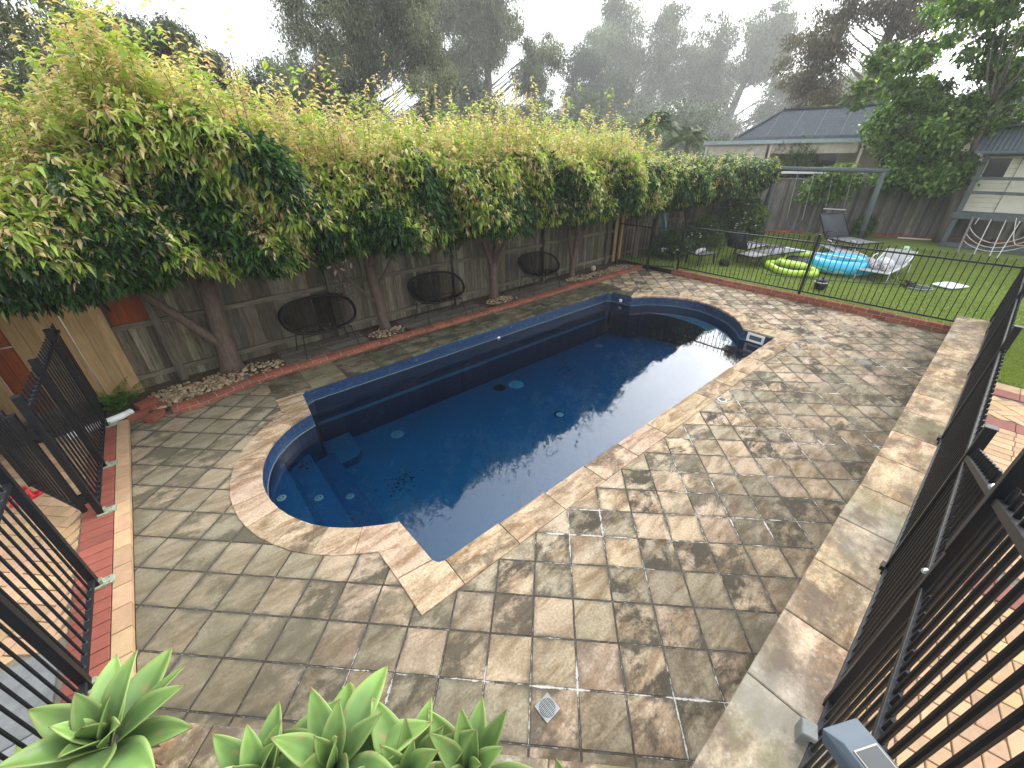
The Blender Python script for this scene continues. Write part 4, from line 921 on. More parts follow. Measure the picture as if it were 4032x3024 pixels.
big_tree('gum_tree','leaning pale misty gum tree above the low green palms, left of the house roof',(39.6,19.4,0),[((40.6,17.6,10.2),(2.4,2.2,2.6),34),((38.6,20.6,7.6),(2.6,2.2,2.6),26),((41.6,15.0,6.2),(2.6,2.4,2.4),28),((38.0,20.0,4.2),(4,2.4,2.2),30)],14,None,76000,.26,.32,GUM,M['gumleaf'],(40.2,18.2,8.2),.42,k=3.1,group=GY,lean=(-.5,0))
big_tree('gum_tree','tall open gum tree with a bare pale trunk behind the house roof',(29.8,7.3,0),[((29.4,8.0,9.6),(2.2,2.2,2.8),22),((28.8,9.8,7.4),(1.6,1.5,1.9),16),((30.4,5.6,8.6),(2.0,1.8,2.4),18),((29.2,9.0,5.2),(1.7,1.5,1.2),12)],14,None,34000,.20,.32,[(.11,.10,.065),(.18,.155,.09)],M['gumleaf'],(29.6,6.9,11.5),.30,k=1.25,group=GY,lean=(.1,.2),cr=.55)
big_tree('gum_tree','hazy low gum tree directly behind the tiled roof',(45,13,0),[((44,12,4.6),(5,3,3.4),40)],8,None,40000,.28,.35,GUM,M['gumleaf'],(45,13,4),.3,k=3.1,group=GY)
# distant wood closing the horizon
n = 60000; x = rg.uniform(-60, 260, n); y = np.where(x < 200, 225-.45*x+rg.normal(0,4,n), rg.uniform(-60,135,n)); x = np.where(x >= 200, 215+rg.normal(0,5,n), x)
z = rg.random(n)**1.15*(19+2.2*np.sin(x*.2)+1.6*np.sin(y*.3+x*.12)); P = np.c_[x,y,z]
o = leaves('far_wood', P, rg.normal(0,1,(n,3)), rg.uniform(1.3,2.4,n), rg.uniform(.6,1.2,n), np.array([.05,.065,.04])*rg.uniform(.6,1.4,(n,1)), M['gumleaf'], None)
tag(o, None, None, None, 'stuff')
n = 70000; x = rg.uniform(-12, 62, n); y = 58-.42*x+rg.normal(0,1.6,n); z = rg.random(n)**1.1*(7.7+1.3*np.sin(x*.45)+1.0*np.sin(x*1.1+2)); 
o = leaves('near_wood', np.c_[x,y,z], rg.normal(0,1,(n,3)), rg.uniform(.35,.7,n), rg.uniform(.15,.3,n), np.array([.11,.145,.08])*rg.uniform(.5,1.5,(n,1)), M['gumleaf'], None); tag(o, None, None, None, 'stuff')
# palms and low tropical growth left of the house
def palm(base, hgt, nfr, fl, lab, col, grp=None):
    e = empty('palm_tree', base, lab, 'tree', grp); b = MB(); bx, by, bz = base; b.tube([(bx,by,bz),(bx+.1,by,bz+hgt*.5),(bx,by,bz+hgt)], [.13,.11,.10], 8); b.build('trunk', M['gumbark'], e)
    Ps=[];Ds=[];Ls=[]
    for k in range(nfr):
        a = k*2.399; el = math.radians(rnd.uniform(5,80)); h = Vector((math.cos(a)*math.cos(el), math.sin(a)*math.cos(el), math.sin(el)))
        for j in range(26):
            t_ = (j+2)/27; p = Vector((bx,by,bz+hgt))+h*fl*t_+Vector((0,0,-.75*fl*t_*t_)); sd = h.cross(Vector((0,0,1))).normalized()
            for s in (-1,1):
                Ps.append(p); Ds.append(sd*s*.7+h*.6+Vector((0,0,-.45))); Ls.append(fl*.32*math.sin(min(1,t_*1.1+.08)*math.pi*.92)+.05)
    n = len(Ps); Cc = np.array(col)*rg.uniform(.6,1.4,(n,1)); leaves('crown', np.array([tuple(p) for p in Ps]), np.array([tuple(p) for p in Ds]), np.array(Ls), np.array(Ls)*.11+.01, Cc, M['gumleaf'], e); return e
PG = 'palms in the neighbouring garden'
palm((22.9,14.6,0),4.4,26,1.7,'bushy green palm nearest the end of the hedge row',(.085,.13,.04),PG)
palm((24.6,13.6,0),3.8,24,1.6,'lower green palm between the hedge and the house roof',(.10,.14,.045),PG)
palm((28.2,8.6,0),4.6,20,1.7,'small palm peeping over the left part of the roof ridge',(.13,.17,.05),PG)
palm((28.6,6.6,0),5.4,24,2.0,'taller palm standing above the roof ridge in front of the bare gum trunk',(.11,.16,.045),PG)
# rounded bushes
def bush(name, lab, c, r, n, ll, cols, flowers=0, lw=.4, base=.13, dens=1):
    e = empty(name, (c[0],c[1],base), lab, 'shrub')
    b = MB()
    for k in range(7): limb(b, (c[0],c[1],base), (c[0]+rnd.uniform(-.6,.6)*r[0], c[1]+rnd.uniform(-.6,.6)*r[1], c[2]+rnd.uniform(-.2,.7)*r[2]), .02, .006, 5, 5, .08)
    b.build('stems', M['bark'], e)
    v = unit(rg.normal(0,1,(n,3))); rr = (rg.random((n,1))**.33); bump_ = 1+.18*np.sin(v[:,:1]*5+1)*np.cos(v[:,1:2]*6)+.12*np.sin(v[:,2:3]*9); O = np.array(c)+v*rr*bump_*np.array(r); O[:,2] = np.maximum(O[:,2], base+.03)
    P, D, L, Wd = shoots(O, v+rg.normal(0,.4,(n,3))+[0,0,.4], 6, ll, lw, .8, ll*1.4, .1)
    t_ = rg.random((n,1)); col = np.array(cols[0])*(1-t_)+np.array(cols[1])*t_; outer = (rr > .85)&(rg.random((n,1)) < .35)
    if len(cols) > 2: col = np.where(outer, np.array(cols[2]), col)
    Cc = np.repeat(col*rg.uniform(.7,1.3,(n,1)), 6, 0); leaves('foliage', P, D, L, Wd, Cc, M['leaf'], e, droop=.1)
    if flowers:
        b = MB()
        for k in range(flowers):
            v = Vector((rnd.gauss(0,1)-1.0, rnd.gauss(0,.8)-.8, rnd.gauss(.2,.6))).normalized(); p = Vector(c)+Vector((v.x*r[0],v.y*r[1],v.z*r[2]))*1.08
            for q in range(5):
                a = q*1.256; b.add([p, p+Vector((math.cos(a)*.03,math.sin(a)*.03,.025)), p+Vector((math.cos(a+.5)*.042,math.sin(a+.5)*.042,.0)), p+Vector((math.cos(a+1)*.03,math.sin(a+1)*.03,.025))], [(0,1,2,3)])
        b.build('flowers', simple('white_petal', (.8,.8,.78), .6, var=.05), e)
    return e
LG = [(.025,.055,.014),(.055,.11,.022),(.14,.22,.03)]
bush('camellia','large rounded shrub with white flowers behind the dark loungers and left swing post',(17.3,6.85,.82),(.95,.75,.78),2000,.10,LG,14)
bush('flowering_shrub','low shrub with white flowers beside the blue plank behind the pool fence',(12.35,6.75,.45),(.62,.5,.42),900,.075,LG,10)
bush('flowering_shrub','mid height shrub with white flowers right behind the dark footstool',(14.2,6.75,.55),(1.1,.5,.52),1500,.08,LG,12)
bush('round_bush','round grey green bush rising above the back fence in front of the house',(22.2,7.1,1.9),(1.15,1.1,1.45),3200,.09,[(.05,.085,.035),(.09,.13,.05),(.12,.17,.06)])
bush('garden_shrub','small green shrub against the grey fence right of the right swing post',(20.75,3.6,.55),(.3,.28,.3),240,.10,[(.04,.09,.02),(.09,.17,.03)])
bush('conifer_bush','soft blue green bush at the left end of the house eave',(23.2,11.0,2.6),(.9,.8,1.1),1600,.09,[(.08,.12,.09),(.12,.17,.12)])
bush('garden_shrub','dark shrub in the shade at the left edge behind the black gate',(-2.9,6.2,.8),(.8,.6,.9),1100,.09,[(.012,.03,.01),(.03,.06,.015)],base=.05)
# large broadleaf tree spreading over the back fence and the swing
BL = [(.05,.12,.022),(.14,.27,.045),(.34,.46,.11)]
big_tree('broadleaf_tree','large leafy tree spreading over the back fence between the swing and the playhouse',(21.6,1.4,.1),
  [((21.4,3.2,3.7),(1.7,1.5,1.2),24),((20.9,4.3,5.2),(1.2,1.4,1.2),10),((21.2,2.4,6.6),(1.7,2.0,2.2),20),((20.4,.7,7.8),(1.8,2.2,1.8),18),((21.6,1.9,4.8),(1.5,1.5,1.3),15),((20.9,2.6,2.3),(.8,1.3,.6),13),((20.5,3.3,9.2),(1.7,2.1,1.5),14),((22.0,-1.2,6.3),(1.7,2.0,2.0),18),((20.0,4.85,2.0),(.5,.6,.4),7),((19.8,5.2,1.8),(.3,.35,.25),4)],10,None,46000,.15,.78,BL,M['broadleaf'],(21.2,1.8,4.2),.15,down=.2,flat=.8,cr=.30)

# ------------------------------------------------------------------ pebbles and litter
def pebbles(name, spots, n, smin, smax):
    V=[];T=[];C=[]; ico=[(0,0,1),(.89,0,.45),(.28,.85,.45),(-.72,.53,.45),(-.72,-.53,.45),(.28,-.85,.45),(.72,.53,-.45),(-.28,.85,-.45),(-.89,0,-.45),(-.28,-.85,-.45),(.72,-.53,-.45),(0,0,-1)]
    F=[(0,1,2),(0,2,3),(0,3,4),(0,4,5),(0,5,1),(1,6,2),(2,7,3),(3,8,4),(4,9,5),(5,10,1),(1,10,6),(2,6,7),(3,7,8),(4,8,9),(5,9,10)]
    ico=np.array(ico); tot=sum(s[2]*s[3] for s in spots)
    for cx,cy,rx,ry,z in spots:
        for k in range(int(n*rx*ry/tot)):
            a=rnd.random()*6.28; q=math.sqrt(rnd.random()); x=cx+rx*q*math.cos(a); y=cy+ry*q*math.sin(a)
            s=rnd.uniform(smin,smax); m=ico*np.array([s*rnd.uniform(.8,1.4),s*rnd.uniform(.6,1),s*rnd.uniform(.4,.7)])
            t_=rnd.random()*6.28; m=np.c_[m[:,0]*math.cos(t_)-m[:,1]*math.sin(t_), m[:,0]*math.sin(t_)+m[:,1]*math.cos(t_), m[:,2]]
            o=len(V)*12; V.append(m+[x,y,z+s*.3+rnd.random()*.02*(1-q)]); T+= [(a_+o,b_+o,c_+o) for a_,b_,c_ in F]
            col=np.array(rnd.choice([(1,.95,.85),(.8,.66,.5),(1.25,1.15,.98),(.6,.5,.42),(.95,.8,.6)]))*rnd.uniform(.65,1.15); C+= [col]*12
    ob=tri_mesh(name,np.concatenate(V),np.array(T),np.array(C),M['pebble']); ob.data.polygons.foreach_set('use_smooth',[True]*len(ob.data.polygons)); return tag(ob,kind='stuff')
sp_=[(-.25,6.86,.62,.22,.05),(.32,6.98,.62,.30,.055),(-.55,6.95,.35,.3,.05),(2.78,7.02,.36,.22,.07),(5.62,7.08,.38,.22,.07),(8.45,7.15,.45,.22,.06),(9.4,7.05,.9,.26,.05),(10.3,7.1,.5,.3,.05),(-.6,6.66,.3,.12,.05),(11.5,6.6,.5,.5,.1)]
pebbles('pebbles',sp_,2300,.014,.034)
n=2600; x=rg.uniform(-1,11,n); y=6.78+rg.exponential(.28,n); ok=y<7.45; x=x[ok]; y=y[ok]; n=len(x)
z=np.where(((x>.92)&(x<2.35))|((x>3.15)&(x<5.05))|((x>5.95)&(x<7.85)),.088,.062)
kp=(rg.random(n)<.45)|(z<.07)|(y>7.2); x=x[kp];y=y[kp];z=z[kp];n=len(x)
D=rg.normal(0,1,(n,3)); D[:,2]=rg.normal(0,.15,n)
C=np.array([.30,.19,.09])*rg.uniform(.45,1.7,(n,1))*np.array([1,1,1])
tag(leaves('leaf_litter',np.c_[x,y,z],D,rg.uniform(.03,.07,n),rg.uniform(.015,.03,n),C,M['litter'],None,droop=0),kind='stuff')
# few leaves on the paving and the water
n=120; x=rg.uniform(-.9,10,n); y=np.where(rg.random(n)<.7,rg.uniform(5.95,6.55,n),rg.uniform(.2,1.6,n)); D=rg.normal(0,1,(n,3)); D[:,2]=.02
ok=(x>.9)|(y>4); x=x[ok];y=y[ok];D=D[ok]; n=len(x)
tag(leaves('scattered_leaves',np.c_[x,y,np.full(n,.014)],D,rg.uniform(.02,.045,n),rg.uniform(.008,.018,n),np.array([.45,.38,.2])*rg.uniform(.4,1.4,(n,1)),M['litter'],None,droop=0),kind='stuff')
o=leaves('floating_leaf',np.array([[1.15,3.07,-.222]]),np.array([[.6,-.5,.0]]),np.array([.09]),np.array([.035]),np.array([[.40,.12,.03]]),M['litter'],None,droop=0,fold=.05); tag(o,'single rusty orange leaf floating on the water near the left steps','leaf')

xx=np.concatenate([q[0] for q in DEB]); yy=np.concatenate([q[1] for q in DEB]); dd=np.concatenate([q[2] for q in DEB]); n=len(xx)
zz=np.where(xx<.30,-.352,np.where(xx<.63,-.562,np.where(xx<.95,-.772,FL+.006)))
tag(leaves('sunken_leaves',np.c_[xx,yy,zz],dd,rg.uniform(.03,.08,n),rg.uniform(.012,.03,n),np.array([.05,.045,.03])*rg.uniform(.3,2.2,(n,1)),M['litter'],None,droop=0,fold=.03),kind='stuff')
# ------------------------------------------------------------------ agaves
def agave_leaf(V,F,C,o,az,el,L,Wd,curl,tone,twist=0,blunt=1.0,edge=1):
    nl,nw=12,6; base=len(V); h=Vector((math.cos(az),math.sin(az),0)); s=Vector((-math.sin(az),math.cos(az),0)); p=Vector(o); a=el
    ca=Vector(s)*math.cos(twist)
    for i in range(nl+1):
        t_=i/nl; prof=(.50+.82*math.sin(min(1,t_/.52)*math.pi/2)**1.6) if t_<.52 else (1.32*max(0.0,1-((t_-.52)/.48)**1.55))
        w=Wd*.5*prof*.75+.0008; d=h*math.cos(a)+Vector((0,0,1))*math.sin(a); nn=(Vector((0,0,1))*math.cos(a)-h*math.sin(a))
        for j in range(nw+1):
            u=(j/nw-.5)*2; q=p+(s*math.cos(twist)+nn*math.sin(twist))*u*w+nn*(abs(u)**1.5)*w*(.55-.2*t_)
            V.append(tuple(q)); e_=abs(u)>.97
            g_=np.array([.15,.245,.05])*(.60+.55*t_)+np.array([.0,.015,.05])*(1-t_); g_=g_*(1+.22*math.sin(t_*19+az*5)*math.sin(u*3+az*7)*.5); g_=g_*(1+.10*math.cos(u*9)*(.4)) 
            if e_ and edge: g_=np.array([.24,.32,.10])
            if t_>.965+.03*math.sin(az*9): g_=np.array([.20,.13,.06])
            if math.sin(az*31+t_*23)*math.sin(u*11+az*17)>.93: g_=np.array([.26,.22,.10])
            C.append(tuple(g_*tone))
        p=p+d*(L/nl); a-=curl/nl*(.4+1.4*t_)
    for i in range(nl):
        for j in range(nw): k=base+i*(nw+1)+j; F.append((k,k+1,k+nw+2,k+nw+1))
M['agave']=leafmat('agave_leaf',trans=.18,rough=.4,spec=.35)
def agave(loc,R_,nleaf,lab,tone=1.0,wide=.30,upright=0,seed=0,tiltdir=(0,0),stem=.3):
    r2=random.Random(seed); e=empty('agave',(loc[0],loc[1],.33),lab,'agave plant','agaves in the planter'); 
    b=MB(); b.tube([(loc[0],loc[1],.30),(loc[0],loc[1],loc[2]+.02)],[.045,.035],8); b.build('stem',M['bark'],e)
    nleaf=int(nleaf*.82)
    for k in range(nleaf):
        f=k/(nleaf-1); az=k*2.39996+seed; el=math.radians(10+70*f**1.25+upright*(1-f)*34+r2.uniform(-6,6)); L=R_*(1.22-.50*f**2.2)*r2.uniform(.82,1.15)
        V=[];F=[];C=[]; o=(loc[0]+math.cos(az)*.02*(1-f),loc[1]+math.sin(az)*.02*(1-f),loc[2]-.06+.09*f)
        agave_leaf(V,F,C,o,az,el,L*.93,L*wide*1.12*r2.uniform(.85,1.15),r2.uniform(.15,1.25)*(1-.55*f),tone*r2.uniform(.65,1.25),r2.uniform(-.45,.45))
        m=MB(); m.v=V;m.f=F;m.c=C; m.build('leaf',M['agave'],e,smooth=True,solid=.005)
    # dry leaf skirt
    m=MB(); n=14
    V=[];F=[];C=[]
    for k in range(n):
        az=r2.random()*6.28; agave_leaf(V,F,C,(loc[0],loc[1],loc[2]-.10-r2.random()*.08),az,math.radians(r2.uniform(-50,0)),R_*r2.uniform(.35,.6),.03,r2.uniform(.5,2.0),1,r2.uniform(-1,1),edge=0)
    C=[(.30*rr,.20*rr,.11*rr) for rr in [r2.uniform(.5,1.3) for _ in C]]; m.v=V;m.f=F;m.c=C; m.build('dead_leaves',M['litter'],e,smooth=True,solid=.003)
    return e
AG=[((-.93,1.78,.68),.345,26,'largest agave rosette, pale green and wide leaved, in the left corner by the brick edging',1.15,.31,.15,1),
    ((-1.20,1.86,.42),.34,18,'lower leftmost agave rosette half hidden under the black fence',.95,.33,0,2),
    ((-.98,1.42,.50),.36,20,'low agave rosette in front of the largest one, at the lower edge',1.05,.33,0,3),
    ((-.44,1.20,.60),.33,20,'agave rosette with upright rounded leaves right of the dry brown leaf litter',1.1,.34,.5,4),
    ((-.17,1.02,.68),.34,22,'blue green agave rosette in the middle of the planter, leaves fanning right',1.1,.31,.15,5),
    ((.05,.80,.58),.32,22,'yellow green upright agave with narrow speckled leaves',1.15,.27,.9,6),
    ((.26,.64,.58),.31,20,'rightmost full size agave, its longest leaves reaching over the planter cap',1.15,.27,.5,7),
    ((-.60,1.00,.46),.30,16,'small low agave between two larger rosettes at the lower edge',1.0,.3,.3,8),
    ((-1.42,1.66,.42),.32,16,'agave rosette in the bottom left corner of the picture',1.0,.32,.1,10),
    ((-.76,1.30,.42),.28,14,'small agave almost hidden below the big left rosette and the dry leaves',.95,.3,.2,11),
    ((.56,.26,.42),.22,12,'small agave tips just showing at the lower edge beyond the rightmost agave',1.0,.26,.7,9)]
for loc,R_,n_,lab,tone,wd,up_,sd in AG: agave(loc,R_,n_,lab,tone,wd,up_,sd)
V=[];F=[];C=[]
for k in range(150):
    s=rnd.uniform(.35,2.3); d=rnd.uniform(.26,.8); p=dg(s,d); agave_leaf(V,F,C,(p[0],p[1],.36+rnd.random()*.06),rnd.random()*6.28,math.radians(rnd.uniform(-15,25)),rnd.uniform(.08,.22),.022,rnd.uniform(-.6,1.6),1,rnd.uniform(-1,1),edge=0)
C=[(.30*rr,.19*rr,.10*rr) for rr in [.5+.8*abs(math.sin(i*.013)) for i in range(len(C))]]
m=MB(); m.v=V;m.f=F;m.c=C; tag(m.build('dry_agave_leaves',M['litter'],smooth=True,solid=.002),kind='stuff')

# fern
fe_=empty('fern',(-1.13,6.78,.05),'bright green fern growing at the foot of the pale new boards','fern')
Ps=[];Ds=[];Ls=[]; b=MB()
for k in range(15):
    a=rnd.uniform(.2,5.8); el=math.radians(rnd.uniform(48,84)); L=rnd.uniform(.36,.58); h=Vector((math.cos(a)*math.cos(el),math.sin(a)*math.cos(el),math.sin(el))); pts=[]
    for j in range(20):
        t_=j/19; p=Vector((-1.13,6.78,.06))+h*L*t_+Vector((math.cos(a),math.sin(a),-1.1))*.13*t_**2.4; pts.append(p); sd=Vector((-math.sin(a),math.cos(a),0))
        for s in (-1,1): Ps.append(tuple(p)); Ds.append(tuple(sd*s+h*.35)); Ls.append(.012+.075*math.sin(min(1,t_*.95+.08)*math.pi)**.7)
    b.tube(pts,.003,4,cap=False)
b.build('fronds_rib',simple('fern_rib',(.10,.16,.03),.6),fe_)
leaves('fronds',np.array(Ps),np.array(Ds),np.array(Ls),np.array(Ls)*.32+.004,np.array([.10,.22,.035])*rg.uniform(.7,1.3,(len(Ps),1)),M['leaf'],fe_,droop=.1)
# white downpipe elbow
b=MB(); b.tube([(-1.62,6.42,.10),(-1.38,6.50,.10),(-1.24,6.545,.10),(-1.13,6.575,.10),(-1.04,6.64,.095)],[.042]*5,14,cap=False); b.tube([(-1.05,6.63,.095),(-1.025,6.65,.095)],[.043,.043],14,cap=False)
tag(b.build('drain_pipe',M['white'],smooth=True,solid=.004),'short white plastic drain pipe with a bent end passing under the black fence','pipe')
# red sandals behind gate
rs=empty('red_shoes',(-1.85,5.35,.06),'bright red object lying on the brick terrace behind the open black gate','shoes')
RD=simple('red_rubber',(.55,.015,.03),.4,0,.1)
for k,(dx,dy,a) in enumerate(((0,0,.4),(-.12,.14,.9))):
    m=MB(); pts=[]
    for j in range(14):
        t_=j/13*math.pi*2; pts.append(rot2(math.cos(t_)*.13,math.sin(t_)*.045*(1+.25*math.cos(t_)),a))
    m.prism([(-1.85+dx+p[0],5.35+dy+p[1]) for p in pts[:-1]],.06,.085,.004)
    c=(-1.85+dx,5.35+dy); q=[rot2(u*.05+.04,v*.05,a) for u,v in ((0,-1),(0,-.5),(0,0),(0,.5),(0,1))]
    m.tube([(c[0]+q[0][0],c[1]+q[0][1],.08),(c[0]+q[1][0],c[1]+q[1][1],.125),(c[0]+q[2][0],c[1]+q[2][1],.14),(c[0]+q[3][0],c[1]+q[3][1],.125),(c[0]+q[4][0],c[1]+q[4][1],.08)],.016,8)
    m.build('shoe',RD,rs,smooth=False)
# ball by the fence, small black spot lights
b=MB(); pr_=[(.075*math.sin(k*math.pi/14),.075-.075*math.cos(k*math.pi/14)) for k in range(15)]
be=empty('ball',(9.35,7.38,.075),'small cream ball with dark panels lying on pebbles by the fence','ball'); b.lathe(pr_,n=20); b.build('ball_skin',simple('cream_ball',(.55,.50,.36),.6,0,.1,8,dirt=(12,.62,(.18,.08,.10))),be,world=False,smooth=True)
b=MB(); b.tube([(.076*math.cos(a)*.999,.076*math.sin(a),.075+.02*math.sin(2*a)) for a in [k*math.pi/12 for k in range(25)]],.003,4,cap=False); b.build('seam',simple('ball_seam',(.10,.04,.06),.6),be,world=False)
for k,(x,y,lab) in enumerate(((.33,6.70,'small black garden spotlight behind the kerb in the largest pebble patch'),(2.98,6.79,'small black garden spotlight behind the kerb between the left and middle seats'),(5.9,6.85,'small black garden spotlight in pebbles between the middle and right seats'),(8.75,6.86,'small black garden spotlight in pebbles right of the last seat'))):
    e=empty('garden_spotlight',(x,y,.06),lab,'spotlight','black spotlights along the kerb'); b=MB(); b.tube([(0,0,-.02),(0,0,.04)],.008,6); b.build('spike',M['black'],e,world=False)
    b=MB(); b.tube([(.0,.03,.04),(0,-.01,.055),(0,-.035,.065)],[.024,.034,.036],12); b.build('lamp_head',M['black'],e,world=False,smooth=False); b=MB(); b.tube([(0,-.034,.065),(0,-.038,.0665)],[.03,.03],12); b.build('lens',M['glass'],e,world=False)

# ------------------------------------------------------------------ black wire love seats
def make_seat():
    r_=empty('wire_seat',(0,0,0),'x','garden seat','black woven wire love seats along the fence')
    def rim(a,k=1.0):
        c,s=math.cos(a),math.sin(a); ex=2/2.5; cx=math.copysign(abs(c)**ex,c); sy=math.copysign(abs(s)**ex,s)
        # plane tilted: s=-1 front rim, s=+1 top of back
        return Vector((.60*cx*k, .02+.28*sy*k, .63+.225*sy*k+.015*(1-abs(sy))))
    b=MB(); b.tube([rim(2*math.pi*k/48) for k in range(49)],.018,8,cap=False); b.build('rim',M['black'],r_,world=False,smooth=True)
    b=MB(); b.tube([rim(2*math.pi*k/48,.965)+Vector((0,.012,-.012)) for k in range(49)],.008,6,cap=False); b.build('inner_rim',M['black'],r_,world=False)
    b=MB(); nrm=Vector((0,.265,-.29)).normalized()
    for k in range(-46,47):
        x=k/46.6; a1=math.acos(max(-1,min(1,abs(x)**(2.5/2))));  top=rim(a1 if x>=0 else math.pi-a1); bot=rim(-a1 if x>=0 else math.pi+a1)
        if abs(k)==0: continue
        pts=[]
        for j in range(9):
            t_=j/8; p=top.lerp(bot,t_); d=(.20*math.sin(math.pi*min(1,t_))**.8+.06*math.sin(math.pi*t_)*t_)*(1-abs(x)**3.2*.75)
            pts.append(p+Vector((-x*.05*math.sin(math.pi*t_),0,0))+nrm*d)
        b.tube(pts,.0040,4,col=(1,1,1),cap=False)
    b.build('woven_cords',M['blackcord'],r_,world=False)
    b=MB()
    for k in (-.16,.02,.17): # seat platform bars
        b.tube([(-.42,k-.06,.375+.05*(k>.1)),(.42,k-.06,.375+.05*(k>.1))],.008,6)
    b.tube([(.02,-.27,.40),(.0,-.05,.345),(-.02,.16,.40),(-.04,.29,.84)],.012,6); b.build('seat_frame',M['black'],r_,world=False)
    for sx in (-1,1):
        for sy,yy in ((-1,-.24),(1,.20)):
            b=MB(); b.tube([(sx*.36,-.02+yy*.35,.40),(sx*.40,yy*.95,.36),(sx*.45,yy*1.25,0.0)],.0085,6); b.build('leg',M['black'],r_,world=False)
    lb=MB(); ls_=[]
    return r_
seat0=make_seat()
for k,(x,y,rz,lab) in enumerate(((1.66,7.0,.02,'black woven wire love seat nearest the left, with dry leaves on its seat'),(3.98,7.02,0,'middle black woven wire love seat between two hedge trunks'),(6.86,7.05,-.02,'farthest black woven wire love seat, before the last V shaped trunk'))):
    o=seat0 if k==0 else copy_tree(seat0); o.location=(x,y,.082); o.rotation_euler[2]=rz; o['label']=lab
    n=34; xx=rg.uniform(-.4,.42,n)+x; yy=rg.uniform(-.24,.0,n)+y; D=rg.normal(0,1,(n,3)); D[:,2]=rg.normal(0,.3,n)
    tag(leaves('fallen_leaves_on_seat',np.c_[xx,yy,.082+.375+.06*np.abs(xx-x)+rg.uniform(0,.02,n)],D,rg.uniform(.04,.075,n),rg.uniform(.018,.035,n),np.array([.55,.40,.20])*rg.uniform(.5,1.4,(n,1)),M['litter'],None,droop=.1),kind='stuff')
# metal flower wall ornament on the fence post
w_=empty('wall_ornament',(2.22,7.30,1.15),'wire garden ornament with pale leaf shapes and coloured beads hanging on the fence','ornament')
b=MB()
for dx,dz in ((-.14,.18),(.12,.22),(-.02,.10),(.10,.06),(-.20,.05),(.22,.0),(.02,-.12),(-.10,-.18)): b.tube([(2.2,7.33,.78),(2.2+dx*.4,7.31,1.0+dz*.5),(2.2+dx,7.29,1.15+dz)],.003,4)
b.build('wires',M['black'],w_)
for dx,dz,a in ((-.14,.20,.3),(.14,.26,.5),(-.05,.10,1.2),(.08,.13,-.5),(.24,.17,1.4)):
    b=MB(); pts=[]
    for j in range(10):
        t_=j/10*6.283; u,v=math.cos(t_)*.048,math.sin(t_)*.019; u,v=rot2(u,v,a); pts.append((2.2+dx+u,7.275,1.17+dz+v))
    q=[(p[0],p[1]+.006,p[2]) for p in pts]; b.add(pts+q,[tuple(range(10))[::-1],tuple(range(10,20))]+[(i,(i+1)%10,10+(i+1)%10,10+i) for i in range(10)]); b.build('metal_leaf',simple('pale_copper',(.55,.40,.34),.45,.2,.15),w_)
b=MB()
for k in range(42):
    x=2.08+rnd.random()*.30; z=.72+rnd.random()*.55; c=rnd.choice([(.5,.05,.05),(.1,.32,.36),(.12,.35,.42),(.45,.2,.08),(.35,.35,.2)]); b.tube([(x,7.29,z),(x,7.29,z+.016)],.008,6,col=c)
b.build('beads',simple('glass_beads',(1,1,1),.3,var=.1),w_)

# ------------------------------------------------------------------ loungers and things on the lawn
GZ=.135
MF={'dark':simple('charcoal_mesh_fabric',(.045,.05,.062),.75,0,.12,30,.3,400),'grey':simple('grey_mesh_fabric',(.20,.20,.21),.75,0,.12,30,.3,400),'light':simple('pale_grey_mesh_fabric',(.33,.33,.34),.8,0,.15,20,.3,400)}
MW=simple('white_powder_coat',(.62,.64,.66),.4,0,.06)
def lounger(name,loc,rz,L,back,ang,h,frame,fab,lab,grp,arms=True,width=.62,fabback=None):
    """x axis runs from foot to head; back = length of the raised part, ang = its angle"""
    r_=empty(name,(loc[0],loc[1],GZ),lab,'sun lounger',grp,rz); w=width/2; s=L-back; c,sn=math.cos(ang),math.sin(ang); hx,hz=s+back*c,h+back*sn
    b=MB()
    for y in (-w,w): b.bar((0,y,h),(s,y,h),.035,.03); b.bar((s,y,h),(hx,y,hz),.03,.03)
    b.bar((0,-w,h),(0,w,h),.03,.03); b.bar((hx,-w,hz),(hx,w,hz),.03,.03); b.bar((s,-w,h-.012),(s,w,h-.012),.025,.02)
    b.build('frame',frame,r_,world=False)
    def fabm(nm,x0,z0,x1,z1,f):
        b=MB(); d=Vector((x1-x0,0,z1-z0)); n_=Vector((-d.z,0,d.x)).normalized(); P=[]
        for t_,zz in ((0,0),(.5,-.018),(1,0)):
            for y,yo in ((-w+.012,0),(0,-.014),(w-.012,0)): P.append(Vector((x0,y,z0))+d*t_+n_*(.012+zz*.5+yo))
        b.add(P,[(0,3,4,1),(1,4,5,2),(3,6,7,4),(4,7,8,5)]); b.build(nm,f,r_,world=False,solid=.006,smooth=True)
    fabm('seat_fabric',.01,h,s-.01,h,fab); fabm('back_fabric',s+.01,h,hx-.01*c,hz-.01*sn,fabback or fab)
    for x in (.14,s-.05 if back>.9 else s*.62,L-.25):
        for y in (-w,w):
            if x==L-.25 and not (name!='x'): continue
            lb=MB(); lb.bar((x,y*1.02,h-.01),(x+(-.05 if x<.3 else .06),y*1.08,0.0),.032,.028); lb.build('leg',frame,r_,world=False)
    if arms:
        for y in (-w-.02,w+.02):
            ab=MB(); ab.tube([(s-.42,y,h),(s-.40,y,h+.19),(s-.34,y,h+.225),(s-.05,y,h+.225),(s+.02,y,h+.20),(s+.06,y,h+.02)],.014,6); ab.build('armrest',frame,r_,world=False)
    if ang>.2: 
        pb=MB(); pb.bar((s+back*.5*c,-w*.8,h+back*.5*sn),(s+back*.75,-w*.8,h),.015,.015); pb.bar((s+back*.5*c,w*.8,h+back*.5*sn),(s+back*.75,w*.8,h),.015,.015); pb.build('prop',frame,r_,world=False)
    return r_
DG='dark sun loungers on the lawn'; WG='white framed sun loungers on the lawn'
